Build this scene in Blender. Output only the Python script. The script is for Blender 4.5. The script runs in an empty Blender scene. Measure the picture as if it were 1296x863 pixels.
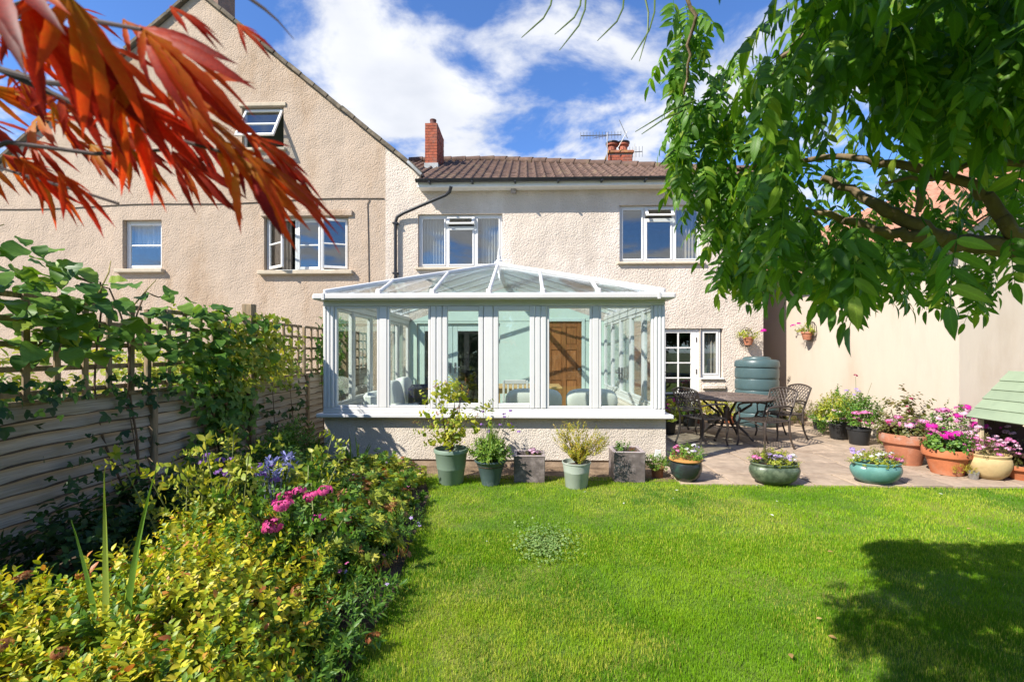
import bpy, math, random
import numpy as np
from mathutils import Matrix, Vector

random.seed(7); RNG = np.random.default_rng(7)
scene = bpy.context.scene
COL = scene.collection
R = math.radians

# ------------------------------------------------------------------ camera
YAW = R(1.7); CAMZ = 1.5; FPX = 576.0
cam_d = bpy.data.cameras.new('camera'); cam = bpy.data.objects.new('camera', cam_d); COL.objects.link(cam)
cam.location = (0, 0, CAMZ); cam.rotation_euler = (R(90), 0, YAW)
cam_d.sensor_width = 36; cam_d.lens = 16.0; cam_d.shift_y = 13.5 / 1296
cam_d.clip_start = 0.02; cam_d.clip_end = 2000
cam_d.dof.use_dof = True; cam_d.dof.focus_distance = 6.0; cam_d.dof.aperture_fstop = 7.1
scene.camera = cam

# ------------------------------------------------------------------ sky, sun, exposure
SUN_AZ, SUN_EL = R(52), R(42)          # azimuth to the left of the house normal, from behind the camera
to_sun = Vector((-math.sin(SUN_AZ) * math.cos(SUN_EL), -math.cos(SUN_AZ) * math.cos(SUN_EL), math.sin(SUN_EL)))
world = bpy.data.worlds.new('World'); scene.world = world; world.use_nodes = True
wn, wl = world.node_tree.nodes, world.node_tree.links
wn.clear()
def WN(t, **k):
    n = wn.new(t)
    for a, b in k.items(): setattr(n, a, b)
    return n
sky = WN('ShaderNodeTexSky', sky_type='NISHITA', sun_disc=False, sun_elevation=SUN_EL,
         sun_rotation=math.atan2(to_sun.x, to_sun.y) % (2 * math.pi), air_density=1.0, dust_density=0.1, ozone_density=2.4, altitude=50)
tc = WN('ShaderNodeTexCoord'); sep = WN('ShaderNodeSeparateXYZ'); wl.new(tc.outputs['Generated'], sep.inputs[0])
def WM_(op, a, b=None, clamp=False):
    n = WN('ShaderNodeMath', operation=op); n.use_clamp = clamp
    for i, v in enumerate((a, b)):
        if v is None: continue
        if hasattr(v, 'is_linked'): wl.new(v, n.inputs[i])
        else: n.inputs[i].default_value = v
    return n.outputs[0]
zc = WM_('ADD', WM_('MAXIMUM', sep.outputs[2], 0.0), 0.10)
comb = WN('ShaderNodeCombineXYZ')
wl.new(WM_('DIVIDE', sep.outputs[0], zc), comb.inputs[0]); wl.new(WM_('DIVIDE', sep.outputs[1], zc), comb.inputs[1])
mp = WN('ShaderNodeMapping'); wl.new(comb.outputs[0], mp.inputs[0]); mp.inputs['Location'].default_value = (6.5, 5.2, 6.0)
n1 = WN('ShaderNodeTexNoise'); n1.inputs['Scale'].default_value = 2.2; n1.inputs['Detail'].default_value = 9; n1.inputs['Roughness'].default_value = 0.57; n1.inputs['Distortion'].default_value = 0.25
wl.new(mp.outputs[0], n1.inputs['Vector'])
n2 = WN('ShaderNodeTexNoise'); n2.inputs['Scale'].default_value = 0.6; n2.inputs['Detail'].default_value = 3
wl.new(mp.outputs[0], n2.inputs['Vector'])
cs = WM_('ADD', WM_('MULTIPLY', n1.outputs['Fac'], 0.80), WM_('MULTIPLY', n2.outputs['Fac'], 0.30))
mr = WN('ShaderNodeMapRange', interpolation_type='SMOOTHSTEP'); wl.new(cs, mr.inputs['Value'])
mr.inputs['From Min'].default_value = 0.515; mr.inputs['From Max'].default_value = 0.645
CLOUD_RANGE = mr
n3 = WN('ShaderNodeTexNoise'); n3.inputs['Scale'].default_value = 3.6; n3.inputs['Detail'].default_value = 6; wl.new(mp.outputs[0], n3.inputs['Vector'])
cc = WN('ShaderNodeMixRGB'); wl.new(n3.outputs['Fac'], cc.inputs[0])
cc.inputs[1].default_value = (2.5, 2.75, 3.25, 1); cc.inputs[2].default_value = (5.0, 5.0, 5.1, 1)
skc = WN('ShaderNodeMixRGB', blend_type='MULTIPLY'); skc.inputs[0].default_value = 1.0
wl.new(sky.outputs[0], skc.inputs[1]); skc.inputs[2].default_value = (0.50, 0.70, 1.0, 1)
mx = WN('ShaderNodeMixRGB'); wl.new(mr.outputs[0], mx.inputs[0]); wl.new(skc.outputs[0], mx.inputs[1]); wl.new(cc.outputs[0], mx.inputs[2])
bg = WN('ShaderNodeBackground'); bg.inputs['Strength'].default_value = 0.135; wl.new(mx.outputs[0], bg.inputs[0])
wo = WN('ShaderNodeOutputWorld'); wl.new(bg.outputs[0], wo.inputs[0])

sun_d = bpy.data.lights.new('sun', 'SUN'); sun = bpy.data.objects.new('sun', sun_d); COL.objects.link(sun)
sun_d.energy = 5.0; sun_d.angle = R(0.53); sun_d.color = (1.0, 0.945, 0.85)
sun.rotation_euler = to_sun.to_track_quat('Z', 'Y').to_euler()
sun.location = (-8, -6, 12)

scene.view_settings.view_transform = 'Standard'; scene.view_settings.look = 'None'
scene.view_settings.exposure = 0.85; scene.view_settings.gamma = 1.0
scene.view_settings.use_curve_mapping = False
scene.render.engine = 'CYCLES'
scene.cycles.use_denoising = True
scene.cycles.max_bounces = 10; scene.cycles.transparent_max_bounces = 24
scene.cycles.diffuse_bounces = 4; scene.cycles.glossy_bounces = 4
scene.cycles.sample_clamp_indirect = 8.0

# ------------------------------------------------------------------ pixel helpers (design only: pixel -> real point)
_ca, _sa = math.cos(YAW), math.sin(YAW)
def ray(px, py):
    u = (px - 648) / FPX; v = (445 - py) / FPX
    return (u * _ca - _sa, u * _sa + _ca, v)
def at(px, py, Y):
    x, y, z = ray(px, py); t = Y / y
    return Vector((x * t, Y, CAMZ + z * t))
def atX(px, py, X):
    x, y, z = ray(px, py); t = X / x
    return Vector((X, y * t, CAMZ + z * t))
def gr(px, py, z0=0.0):
    x, y, z = ray(px, py); t = (z0 - CAMZ) / z
    return Vector((x * t, y * t, z0))
def X_(px, Y): return at(px, 445, Y).x
def Z_(py, Y, px=665): return at(px, py, Y).z

# ------------------------------------------------------------------ materials
MATS = {}
def mat(name, col, rough=0.7, var=0.12, vscale=6.0, bump=0.0, bscale=40.0, col2=None, metal=0.0, spec=0.4, detail=5, streak=None, dirt=None, dscale=2.0, bdist=0.01):
    """procedural surface: base colour with noise variation (tones of the same stuff), optional second colour patches and bump"""
    if name in MATS: return MATS[name]
    m = bpy.data.materials.new(name); m.use_nodes = True; MATS[name] = m
    nt = m.node_tree; N = nt.nodes; L = nt.links
    b = N['Principled BSDF']; b.inputs['Roughness'].default_value = rough; b.inputs['Metallic'].default_value = metal
    b.inputs['Specular IOR Level'].default_value = spec
    tc = N.new('ShaderNodeTexCoord'); oi = N.new('ShaderNodeObjectInfo')
    add = N.new('ShaderNodeVectorMath'); add.operation = 'MULTIPLY_ADD'
    cmb = N.new('ShaderNodeCombineXYZ')
    for i in range(3): L.new(oi.outputs['Random'], cmb.inputs[i])
    L.new(cmb.outputs[0], add.inputs[0]); add.inputs[1].default_value = (13, 7, 29); L.new(tc.outputs['Object'], add.inputs[2])
    vec = add.outputs[0]
    if streak:
        mpn = N.new('ShaderNodeMapping'); mpn.inputs['Scale'].default_value = streak; L.new(vec, mpn.inputs[0]); vv = mpn.outputs[0]
    else: vv = vec
    nz = N.new('ShaderNodeTexNoise'); nz.inputs['Scale'].default_value = vscale; nz.inputs['Detail'].default_value = detail; nz.inputs['Roughness'].default_value = 0.62
    L.new(vv, nz.inputs['Vector'])
    rp = N.new('ShaderNodeMapRange'); L.new(nz.outputs['Fac'], rp.inputs['Value'])
    rp.inputs['From Min'].default_value = 0.3; rp.inputs['From Max'].default_value = 0.7
    rp.inputs['To Min'].default_value = 1 - var; rp.inputs['To Max'].default_value = 1 + var
    hs = N.new('ShaderNodeHueSaturation'); hs.inputs['Color'].default_value = (*col, 1)
    L.new(rp.outputs[0], hs.inputs['Value'])
    out = hs.outputs[0]
    # small per-object tone shift
    ob = N.new('ShaderNodeMapRange'); L.new(oi.outputs['Random'], ob.inputs['Value']); ob.inputs['To Min'].default_value = 1 - var * 0.6; ob.inputs['To Max'].default_value = 1 + var * 0.6
    hs2 = N.new('ShaderNodeHueSaturation'); L.new(out, hs2.inputs['Color']); L.new(ob.outputs[0], hs2.inputs['Value']); out = hs2.outputs[0]
    if col2:
        n2 = N.new('ShaderNodeTexNoise'); n2.inputs['Scale'].default_value = dscale; n2.inputs['Detail'].default_value = 7; n2.inputs['Roughness'].default_value = 0.65; L.new(vv, n2.inputs['Vector'])
        r2 = N.new('ShaderNodeMapRange'); r2.interpolation_type = 'SMOOTHSTEP'; L.new(n2.outputs['Fac'], r2.inputs['Value'])
        lo, hi = dirt or (0.48, 0.66)
        r2.inputs['From Min'].default_value = lo; r2.inputs['From Max'].default_value = hi
        mxn = N.new('ShaderNodeMixRGB'); L.new(r2.outputs[0], mxn.inputs[0]); L.new(out, mxn.inputs[1]); mxn.inputs[2].default_value = (*col2, 1)
        out = mxn.outputs[0]
    L.new(out, b.inputs['Base Color'])
    if bump:
        nb = N.new('ShaderNodeTexNoise'); nb.inputs['Scale'].default_value = bscale; nb.inputs['Detail'].default_value = 4; L.new(vv, nb.inputs['Vector'])
        bp = N.new('ShaderNodeBump'); bp.inputs['Strength'].default_value = bump; bp.inputs['Distance'].default_value = bdist
        L.new(nb.outputs['Fac'], bp.inputs['Height']); L.new(bp.outputs[0], b.inputs['Normal'])
    return m

def render_wall(name, col, col2, grain=26.0, strength=1.0, dist=0.02):
    """roughcast render: pebble grain as bump plus tone mottling and long soft weather stains"""
    m = mat(name, col, 0.92, var=0.11, vscale=1.6, col2=col2, dscale=0.8, dirt=(0.46, 0.68), spec=0.15, streak=(1.0, 1.0, 0.38), detail=8)
    nt = m.node_tree; N = nt.nodes; L = nt.links; b = N['Principled BSDF']
    tc = N.new('ShaderNodeTexCoord')
    v = N.new('ShaderNodeTexVoronoi'); v.inputs['Scale'].default_value = grain; v.feature = 'F1'; v.inputs['Randomness'].default_value = 1.0
    L.new(tc.outputs['Object'], v.inputs['Vector'])
    nz = N.new('ShaderNodeTexNoise'); nz.inputs['Scale'].default_value = grain * 0.9; nz.inputs['Detail'].default_value = 5; nz.inputs['Roughness'].default_value = 0.6; L.new(tc.outputs['Object'], nz.inputs['Vector'])
    ad = N.new('ShaderNodeMath'); ad.operation = 'MULTIPLY_ADD'; L.new(v.outputs['Distance'], ad.inputs[0]); ad.inputs[1].default_value = -0.8; L.new(nz.outputs['Fac'], ad.inputs[2])
    n3 = N.new('ShaderNodeTexNoise'); n3.inputs['Scale'].default_value = 1.7; n3.inputs['Detail'].default_value = 2; L.new(tc.outputs['Object'], n3.inputs['Vector'])
    bp2 = N.new('ShaderNodeBump'); bp2.inputs['Strength'].default_value = 0.5; bp2.inputs['Distance'].default_value = 0.08; L.new(n3.outputs['Fac'], bp2.inputs['Height'])
    bp = N.new('ShaderNodeBump'); bp.inputs['Strength'].default_value = strength; bp.inputs['Distance'].default_value = dist
    L.new(ad.outputs[0], bp.inputs['Height']); L.new(bp2.outputs[0], bp.inputs['Normal']); L.new(bp.outputs[0], b.inputs['Normal'])
    return m

def leafmat(name, stops, trans=0.35, rough=0.45, tcol=None, along=0.0, spec=0.35, veins=0.0):
    """leaf: colour picked per leaf from a ramp (attribute rnd + object random), part of the light passes through"""
    if name in MATS: return MATS[name]
    m = bpy.data.materials.new(name); m.use_nodes = True; MATS[name] = m
    nt = m.node_tree; N = nt.nodes; L = nt.links
    b = N['Principled BSDF']; b.inputs['Roughness'].default_value = rough; b.inputs['Specular IOR Level'].default_value = spec
    a = N.new('ShaderNodeAttribute'); a.attribute_name = 'rnd'
    oi = N.new('ShaderNodeObjectInfo')
    s = N.new('ShaderNodeMath'); s.operation = 'ADD'; L.new(a.outputs['Fac'], s.inputs[0]); L.new(oi.outputs['Random'], s.inputs[1])
    f = N.new('ShaderNodeMath'); f.operation = 'FRACT'; L.new(s.outputs[0], f.inputs[0])
    val = f.outputs[0]
    if along:
        al = N.new('ShaderNodeAttribute'); al.attribute_name = 'along'
        nz = N.new('ShaderNodeTexNoise'); nz.inputs['Scale'].default_value = 40; nz.inputs['Detail'].default_value = 3
        t = N.new('ShaderNodeTexCoord'); L.new(t.outputs['Object'], nz.inputs['Vector'])
        q = N.new('ShaderNodeMath'); q.operation = 'MULTIPLY_ADD'; L.new(val, q.inputs[0]); q.inputs[1].default_value = 1 - along
        q2 = N.new('ShaderNodeMath'); q2.operation = 'MULTIPLY_ADD'; L.new(al.outputs['Fac'], q2.inputs[0]); q2.inputs[1].default_value = along
        q3 = N.new('ShaderNodeMath'); q3.operation = 'MULTIPLY_ADD'; L.new(nz.outputs['Fac'], q3.inputs[0]); q3.inputs[1].default_value = 0.3; q3.inputs[2].default_value = -0.15
        L.new(q3.outputs[0], q2.inputs[2]); L.new(q2.outputs[0], q.inputs[2]); val = q.outputs[0]
    rp = N.new('ShaderNodeValToRGB'); cr = rp.color_ramp
    while len(cr.elements) < len(stops): cr.elements.new(0.5)
    for e, (p, c) in zip(cr.elements, stops): e.position = p; e.color = (*c, 1)
    L.new(val, rp.inputs[0]); lc = rp.outputs[0]
    def mth(op, x, y=None, clamp=False):
        q = N.new('ShaderNodeMath'); q.operation = op; q.use_clamp = clamp
        for i, v_ in enumerate((x, y)):
            if v_ is None: continue
            if hasattr(v_, 'is_linked'): L.new(v_, q.inputs[i])
            else: q.inputs[i].default_value = v_
        return q.outputs[0]
    tco = N.new('ShaderNodeTexCoord'); bl = N.new('ShaderNodeTexNoise'); bl.inputs['Scale'].default_value = 9.0; bl.inputs['Detail'].default_value = 4; L.new(tco.outputs['Object'], bl.inputs['Vector'])
    tone = mth('MULTIPLY_ADD', bl.outputs['Fac'], 0.5); tone.node.inputs[2].default_value = 0.75
    if veins:
        sd = N.new('ShaderNodeAttribute'); sd.attribute_name = 'side'; alg = N.new('ShaderNodeAttribute'); alg.attribute_name = 'along'
        mid = mth('POWER', mth('SUBTRACT', 1.0, sd.outputs['Fac'], True), 9.0)
        ph = mth('SUBTRACT', mth('MULTIPLY', alg.outputs['Fac'], 9.0), mth('MULTIPLY', sd.outputs['Fac'], 2.0))
        ln = mth('POWER', mth('ABSOLUTE', mth('COSINE', mth('MULTIPLY', ph, 3.14159))), 22.0)
        vn = mth('ADD', mid, mth('MULTIPLY', ln, 0.45))
        tone = mth('ADD', tone, mth('MULTIPLY', vn, veins))
        bpn = N.new('ShaderNodeBump'); bpn.inputs['Strength'].default_value = min(1.0, veins); bpn.inputs['Distance'].default_value = 0.0008; bpn.invert = True; L.new(vn, bpn.inputs['Height']); L.new(bpn.outputs[0], b.inputs['Normal'])
    hv = N.new('ShaderNodeHueSaturation'); L.new(lc, hv.inputs['Color']); L.new(tone, hv.inputs['Value']); lc = hv.outputs[0]
    L.new(lc, b.inputs['Base Color'])
    tr = N.new('ShaderNodeBsdfTranslucent')
    tm = N.new('ShaderNodeMixRGB'); tm.blend_type = 'MULTIPLY'; tm.inputs[0].default_value = 1; L.new(lc, tm.inputs[1])
    tm.inputs[2].default_value = (*(tcol or (1.6, 1.5, 0.7)), 1); L.new(tm.outputs[0], tr.inputs['Color'])
    ms = N.new('ShaderNodeMixShader'); ms.inputs[0].default_value = trans
    L.new(b.outputs[0], ms.inputs[1]); L.new(tr.outputs[0], ms.inputs[2]); L.new(ms.outputs[0], N['Material Output'].inputs['Surface'])
    return m

def glass(name, tint=(0.93, 0.97, 0.95), refl=0.10, rough=0.0):
    """a thin pane: mostly clear, mirrors a share of the surroundings that grows towards grazing angles"""
    if name in MATS: return MATS[name]
    m = bpy.data.materials.new(name); m.use_nodes = True; MATS[name] = m
    nt = m.node_tree; N = nt.nodes; L = nt.links; N.remove(N['Principled BSDF'])
    t = N.new('ShaderNodeBsdfTransparent'); t.inputs[0].default_value = (*tint, 1)
    g = N.new('ShaderNodeBsdfGlossy'); g.inputs['Roughness'].default_value = rough; g.inputs['Color'].default_value = (1, 1, 1, 1)
    fr = N.new('ShaderNodeFresnel'); ge = N.new('ShaderNodeNewGeometry'); io = N.new('ShaderNodeMapRange'); L.new(ge.outputs['Backfacing'], io.inputs['Value']); io.inputs['To Min'].default_value = 1.5; io.inputs['To Max'].default_value = 1 / 1.5; L.new(io.outputs[0], fr.inputs['IOR'])   # both faces of a thin pane act alike
    mrn = N.new('ShaderNodeMapRange'); L.new(fr.outputs[0], mrn.inputs['Value'])
    mrn.inputs['From Min'].default_value = 0.04; mrn.inputs['From Max'].default_value = 1.0; mrn.inputs['To Min'].default_value = refl; mrn.inputs['To Max'].default_value = 1.0
    ms = N.new('ShaderNodeMixShader'); L.new(mrn.outputs[0], ms.inputs[0]); L.new(t.outputs[0], ms.inputs[1]); L.new(g.outputs[0], ms.inputs[2])
    L.new(ms.outputs[0], N['Material Output'].inputs['Surface'])
    return m

# ------------------------------------------------------------------ objects
ROOTINV = {}
def tag(o, label=None, cat=None, group=None, kind=None):
    if label: o['label'] = label
    if cat: o['category'] = cat
    if group: o['group'] = group
    if kind: o['kind'] = kind
    return o
def thing(name, label, cat, loc=(0, 0, 0), rz=0.0, group=None, world=False):
    o = bpy.data.objects.new(name, None); COL.objects.link(o); o.empty_display_size = 0.1
    o.location = loc; o.rotation_euler = (0, 0, rz); tag(o, label, cat, group)
    if world: ROOTINV[o.name] = (Matrix.Translation(Vector(loc)) @ Matrix.Rotation(rz, 4, 'Z')).inverted()
    return o
def link(o, parent):
    COL.objects.link(o)
    if parent is not None:
        o.parent = parent
        if parent.name in ROOTINV: o.matrix_parent_inverse = ROOTINV[parent.name]
    return o
def inst(name, me, parent, loc=(0, 0, 0), rot=None, scale=None):
    o = bpy.data.objects.new(name, me); link(o, parent); o.location = loc
    if rot is not None:
        if isinstance(rot, Matrix): o.rotation_euler = rot.to_euler()
        else: o.rotation_euler = rot
    if scale is not None: o.scale = (scale, scale, scale) if not hasattr(scale, '__len__') else scale
    return o
def copy_tree(o, parent=None):
    c = o.copy(); COL.objects.link(c); c.parent = parent
    if parent is not None: c.matrix_parent_inverse = o.matrix_parent_inverse.copy()
    for ch in list(o.children): copy_tree(ch, c)
    return c

class MB:
    """collects shapes into one mesh"""
    def __init__(s): s.v = []; s.f = []
    def face(s, pts):
        n = len(s.v); s.v += [tuple(p) for p in pts]; s.f.append(tuple(range(n, n + len(pts)))); return s
    def add(s, V, F):
        n = len(s.v); s.v += [tuple(p) for p in V]; s.f += [tuple(i + n for i in f) for f in F]; return s
    def box(s, x0, x1, y0, y1, z0, z1, M=None):
        if x0 > x1: x0, x1 = x1, x0
        if y0 > y1: y0, y1 = y1, y0
        if z0 > z1: z0, z1 = z1, z0
        V = [(x, y, z) for z in (z0, z1) for y in (y0, y1) for x in (x0, x1)]
        if M is not None: V = [M @ Vector(p) for p in V]
        return s.add(V, [(0, 2, 3, 1), (4, 5, 7, 6), (0, 1, 5, 4), (2, 6, 7, 3), (0, 4, 6, 2), (1, 3, 7, 5)])
    def cbox(s, x0, x1, y0, y1, z0, z1, c=0.006, M=None):
        """box with chamfered edges"""
        if x0 > x1: x0, x1 = x1, x0
        if y0 > y1: y0, y1 = y1, y0
        if z0 > z1: z0, z1 = z1, z0
        c = min(c, (x1 - x0) * .45, (y1 - y0) * .45, (z1 - z0) * .45)
        V = []; idx = {}
        for k, (sx, sy, sz) in enumerate([(a, b, d) for a in (0, 1) for b in (0, 1) for d in (0, 1)]):
            p = [(x0, x1)[sx], (y0, y1)[sy], (z0, z1)[sz]]; q = [(1, -1)[sx], (1, -1)[sy], (1, -1)[sz]]
            for ax in range(3):
                w = [p[i] + (0 if i == ax else c * q[i]) for i in range(3)]
                idx[(sx, sy, sz, ax)] = len(V); V.append(w)
        F = []
        for ax in range(3):
            o1, o2 = [i for i in range(3) if i != ax]
            for sd in (0, 1):
                f = []
                for a, b in ((0, 0), (1, 0), (1, 1), (0, 1)):
                    k = [0, 0, 0]; k[ax] = sd; k[o1] = a; k[o2] = b; f.append(idx[(*k, ax)])
                if (sd == 0) == (ax != 1): f.reverse()
                F.append(tuple(f))
        for ax in range(3):           # edges along ax
            o1, o2 = [i for i in range(3) if i != ax]
            for a in (0, 1):
                for b in (0, 1):
                    k0 = [0, 0, 0]; k0[o1] = a; k0[o2] = b; k1 = list(k0); k1[ax] = 1
                    F.append((idx[(*k0, o1)], idx[(*k1, o1)], idx[(*k1, o2)], idx[(*k0, o2)]))
        for k in [(a, b, d) for a in (0, 1) for b in (0, 1) for d in (0, 1)]:
            F.append((idx[(*k, 0)], idx[(*k, 1)], idx[(*k, 2)]))
        if M is not None: V = [M @ Vector(p) for p in V]
        return s.add(V, F)
    def bar(s, a, b, w, h, up=(0, 0, 1), c=0.0):
        """rectangular bar from a to b, w across, h along up"""
        a, b = Vector(a), Vector(b); d = (b - a); Ln = d.length; d.normalize(); up = Vector(up)
        x = d.cross(up)
        if x.length < 1e-5: x = d.cross(Vector((1, 0, 0)))
        x.normalize(); u = x.cross(d)
        M = Matrix((( x.x, d.x, u.x, a.x), (x.y, d.y, u.y, a.y), (x.z, d.z, u.z, a.z), (0, 0, 0, 1)))
        if c: return s.cbox(-w / 2, w / 2, 0, Ln, -h / 2, h / 2, c, M)
        return s.box(-w / 2, w / 2, 0, Ln, -h / 2, h / 2, M)
    def tube(s, pts, r, n=8, cap=True):
        pts = [Vector(p) for p in pts]; rs = r if hasattr(r, '__len__') else [r] * len(pts)
        base = len(s.v); prev = None
        for i, p in enumerate(pts):
            d = (pts[min(i + 1, len(pts) - 1)] - pts[max(i - 1, 0)])
            if d.length < 1e-9: d = Vector((0, 0, 1))
            d.normalize()
            if prev is None:
                x = d.cross(Vector((0, 0, 1)))
                if x.length < 1e-3: x = d.cross(Vector((1, 0, 0)))
            else:
                x = prev - d * prev.dot(d)
                if x.length < 1e-4: x = d.cross(Vector((0.3, 1, 0.2)))
            x.normalize(); prev = x; y = d.cross(x)
            for k in range(n):
                a = 2 * math.pi * k / n; s.v.append(tuple(p + (x * math.cos(a) + y * math.sin(a)) * rs[i]))
        for i in range(len(pts) - 1):
            for k in range(n):
                a0 = base + i * n + k; a1 = base + i * n + (k + 1) % n
                s.f.append((a0, a1, a1 + n, a0 + n))
        if cap:
            s.f.append(tuple(base + k for k in range(n))[::-1]); s.f.append(tuple(base + (len(pts) - 1) * n + k for k in range(n)))
        return s
    def lathe(s, prof, n=28, sx=1.0, sy=1.0, o=(0, 0, 0), wob=0.0):
        base = len(s.v)
        for (r, z) in prof:
            for k in range(n):
                a = 2 * math.pi * k / n; rr = r * (1 + wob * math.sin(3 * a + z * 9))
                s.v.append((o[0] + rr * sx * math.cos(a), o[1] + rr * sy * math.sin(a), o[2] + z))
        for i in range(len(prof) - 1):
            for k in range(n):
                a0 = base + i * n + k; a1 = base + i * n + (k + 1) % n
                s.f.append((a0, a1, a1 + n, a0 + n))
        s.f.append(tuple(base + k for k in range(n))[::-1])
        s.f.append(tuple(base + (len(prof) - 1) * n + k for k in range(n)))
        return s
    def prism(s, poly, y0, y1):
        """polygon in x,z extruded in y"""
        n = len(poly); b = len(s.v)
        s.v += [(p[0], y0, p[1]) for p in poly] + [(p[0], y1, p[1]) for p in poly]
        s.f.append(tuple(range(b, b + n))); s.f.append(tuple(range(b + n, b + 2 * n))[::-1])
        for i in range(n):
            j = (i + 1) % n; s.f.append((b + j, b + i, b + n + i, b + n + j))
        return s
    def mesh(s, name, m, smooth=False):
        me = bpy.data.meshes.new(name); me.from_pydata(s.v, [], s.f); me.update()
        if m: me.materials.append(m)
        if smooth:
            me.polygons.foreach_set('use_smooth', [True] * len(me.polygons))
            if hasattr(me, 'set_sharp_from_angle'): me.set_sharp_from_angle(angle=R(40))
        return me
    def build(s, name, m, parent=None, smooth=False, kind=None, label=None):
        o = bpy.data.objects.new(name, s.mesh(name, m, smooth)); link(o, parent)
        if kind: o['kind'] = kind
        if label: o['label'] = label
        return o

# ------------------------------------------------------------------ leaves: templates and scattering (numpy)
class Tm:
    """template: vertices, faces, per-vertex 'along', per-face 'rnd'"""
    def __init__(s, V, F, A=None, Rn=None, S=None):
        s.V = np.asarray(V, float); s.F = [tuple(f) for f in F]
        s.S = np.ones(len(s.V)) if S is None else np.asarray(S, float)
        s.A = np.zeros(len(s.V)) if A is None else np.asarray(A, float)
        s.R = np.zeros(len(s.F)) if Rn is None else np.asarray(Rn, float)
def leaf_t(prof, fold=0.18, curl=0.25, stalk=0.0):
    """prof: list of (s, halfwidth); leaf lies along +Y, faces +Z"""
    V = []; A = []; rows = []; Sd = []
    for (t, w) in prof:
        z = -curl * t * t; y = t + stalk
        if w < 1e-6: rows.append([len(V)]); V.append((0, y, z)); A.append(t); Sd.append(0)
        else:
            rows.append([len(V), len(V) + 1, len(V) + 2]); V += [(-w, y, z + fold * w), (0, y, z), (w, y, z + fold * w)]; A += [t, t, t]; Sd += [1, 0, 1]
    F = []
    for a, b in zip(rows, rows[1:]):
        if len(a) == 3 and len(b) == 3: F += [(a[0], a[1], b[1], b[0]), (a[1], a[2], b[2], b[1])]
        elif len(a) == 1 and len(b) == 3: F += [(a[0], b[1], b[0]), (a[0], b[2], b[1])]
        elif len(a) == 3 and len(b) == 1: F += [(a[0], a[1], b[0]), (a[1], a[2], b[0])]
    return Tm(V, F, A, S=Sd)
OVATE = leaf_t([(0, 0), (.22, .2), (.5, .27), (.78, .16), (1, 0)])
LANCE = leaf_t([(0, 0), (.25, .12), (.55, .14), (.8, .085), (1, 0)])
ROUND = leaf_t([(0, .05), (.2, .36), (.5, .48), (.8, .34), (1, 0)], fold=.12, curl=.3)
SMALL = leaf_t([(0, 0), (.45, .26), (1, 0)], fold=.2, curl=.2)
BLADE = leaf_t([(0, .03), (.35, .032), (.7, .022), (1, 0)], fold=.5, curl=.35)
def lobed(angles, lens, w=.16, curl=.25):
    """palmate leaf"""
    parts = []
    for a, l in zip(angles, lens):
        t = leaf_t([(0, .02), (.3, w * .75), (.58, w), (.8, w * .55), (1, 0)], fold=.22, curl=curl)
        V = t.V * l; c, s_ = math.cos(R(a)), math.sin(R(a))
        V = np.stack([V[:, 0] * c + V[:, 1] * s_, -V[:, 0] * s_ + V[:, 1] * c, V[:, 2] + 0.012 * abs(a) / 60], 1)
        parts.append(Tm(V, t.F, t.A, S=t.S))
    return merge(parts)
def merge(ts):
    V = []; F = []; A = []; Rn = []; n = 0; Sd = [t.S for t in ts]
    for t in ts:
        V.append(t.V); F += [tuple(i + n for i in f) for f in t.F]; A.append(t.A); Rn.append(t.R); n += len(t.V)
    return Tm(np.concatenate(V), F, np.concatenate(A), np.concatenate(Rn), np.concatenate(Sd))
def unit(a): return a / np.maximum(np.linalg.norm(a, axis=-1, keepdims=True), 1e-9)
def frames(D, Nn):
    y = unit(np.asarray(D, float)); z = np.asarray(Nn, float); z = z - (z * y).sum(-1, keepdims=True) * y
    bad = np.linalg.norm(z, axis=-1) < 1e-4; z[bad] = np.array([0.31, 0.2, 0.9]); z = unit(z); x = np.cross(y, z)
    return np.stack([x, y, z], -1)       # columns
def placed(t, P, D, Nn, S, rnd=None):
    """many copies of a template as one template"""
    P = np.asarray(P, float); n = len(P); S = np.asarray(S, float)
    if S.ndim == 0: S = np.full(n, float(S))
    M = frames(D, Nn) * S[:, None, None]
    V = np.einsum('nij,vj->nvi', M, t.V) + P[:, None, :]
    rnd = RNG.random(n) if rnd is None else np.asarray(rnd, float)
    nv = len(t.V)
    r = Tm.__new__(Tm); r.V = V.reshape(-1, 3); r.A = np.tile(t.A, n); r.S = np.tile(t.S, n); r.R = ((t.R[None, :] + rnd[:, None]) % 1.0).reshape(-1)
    r.F = None; r.base = t; r.n = n
    return r
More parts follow.
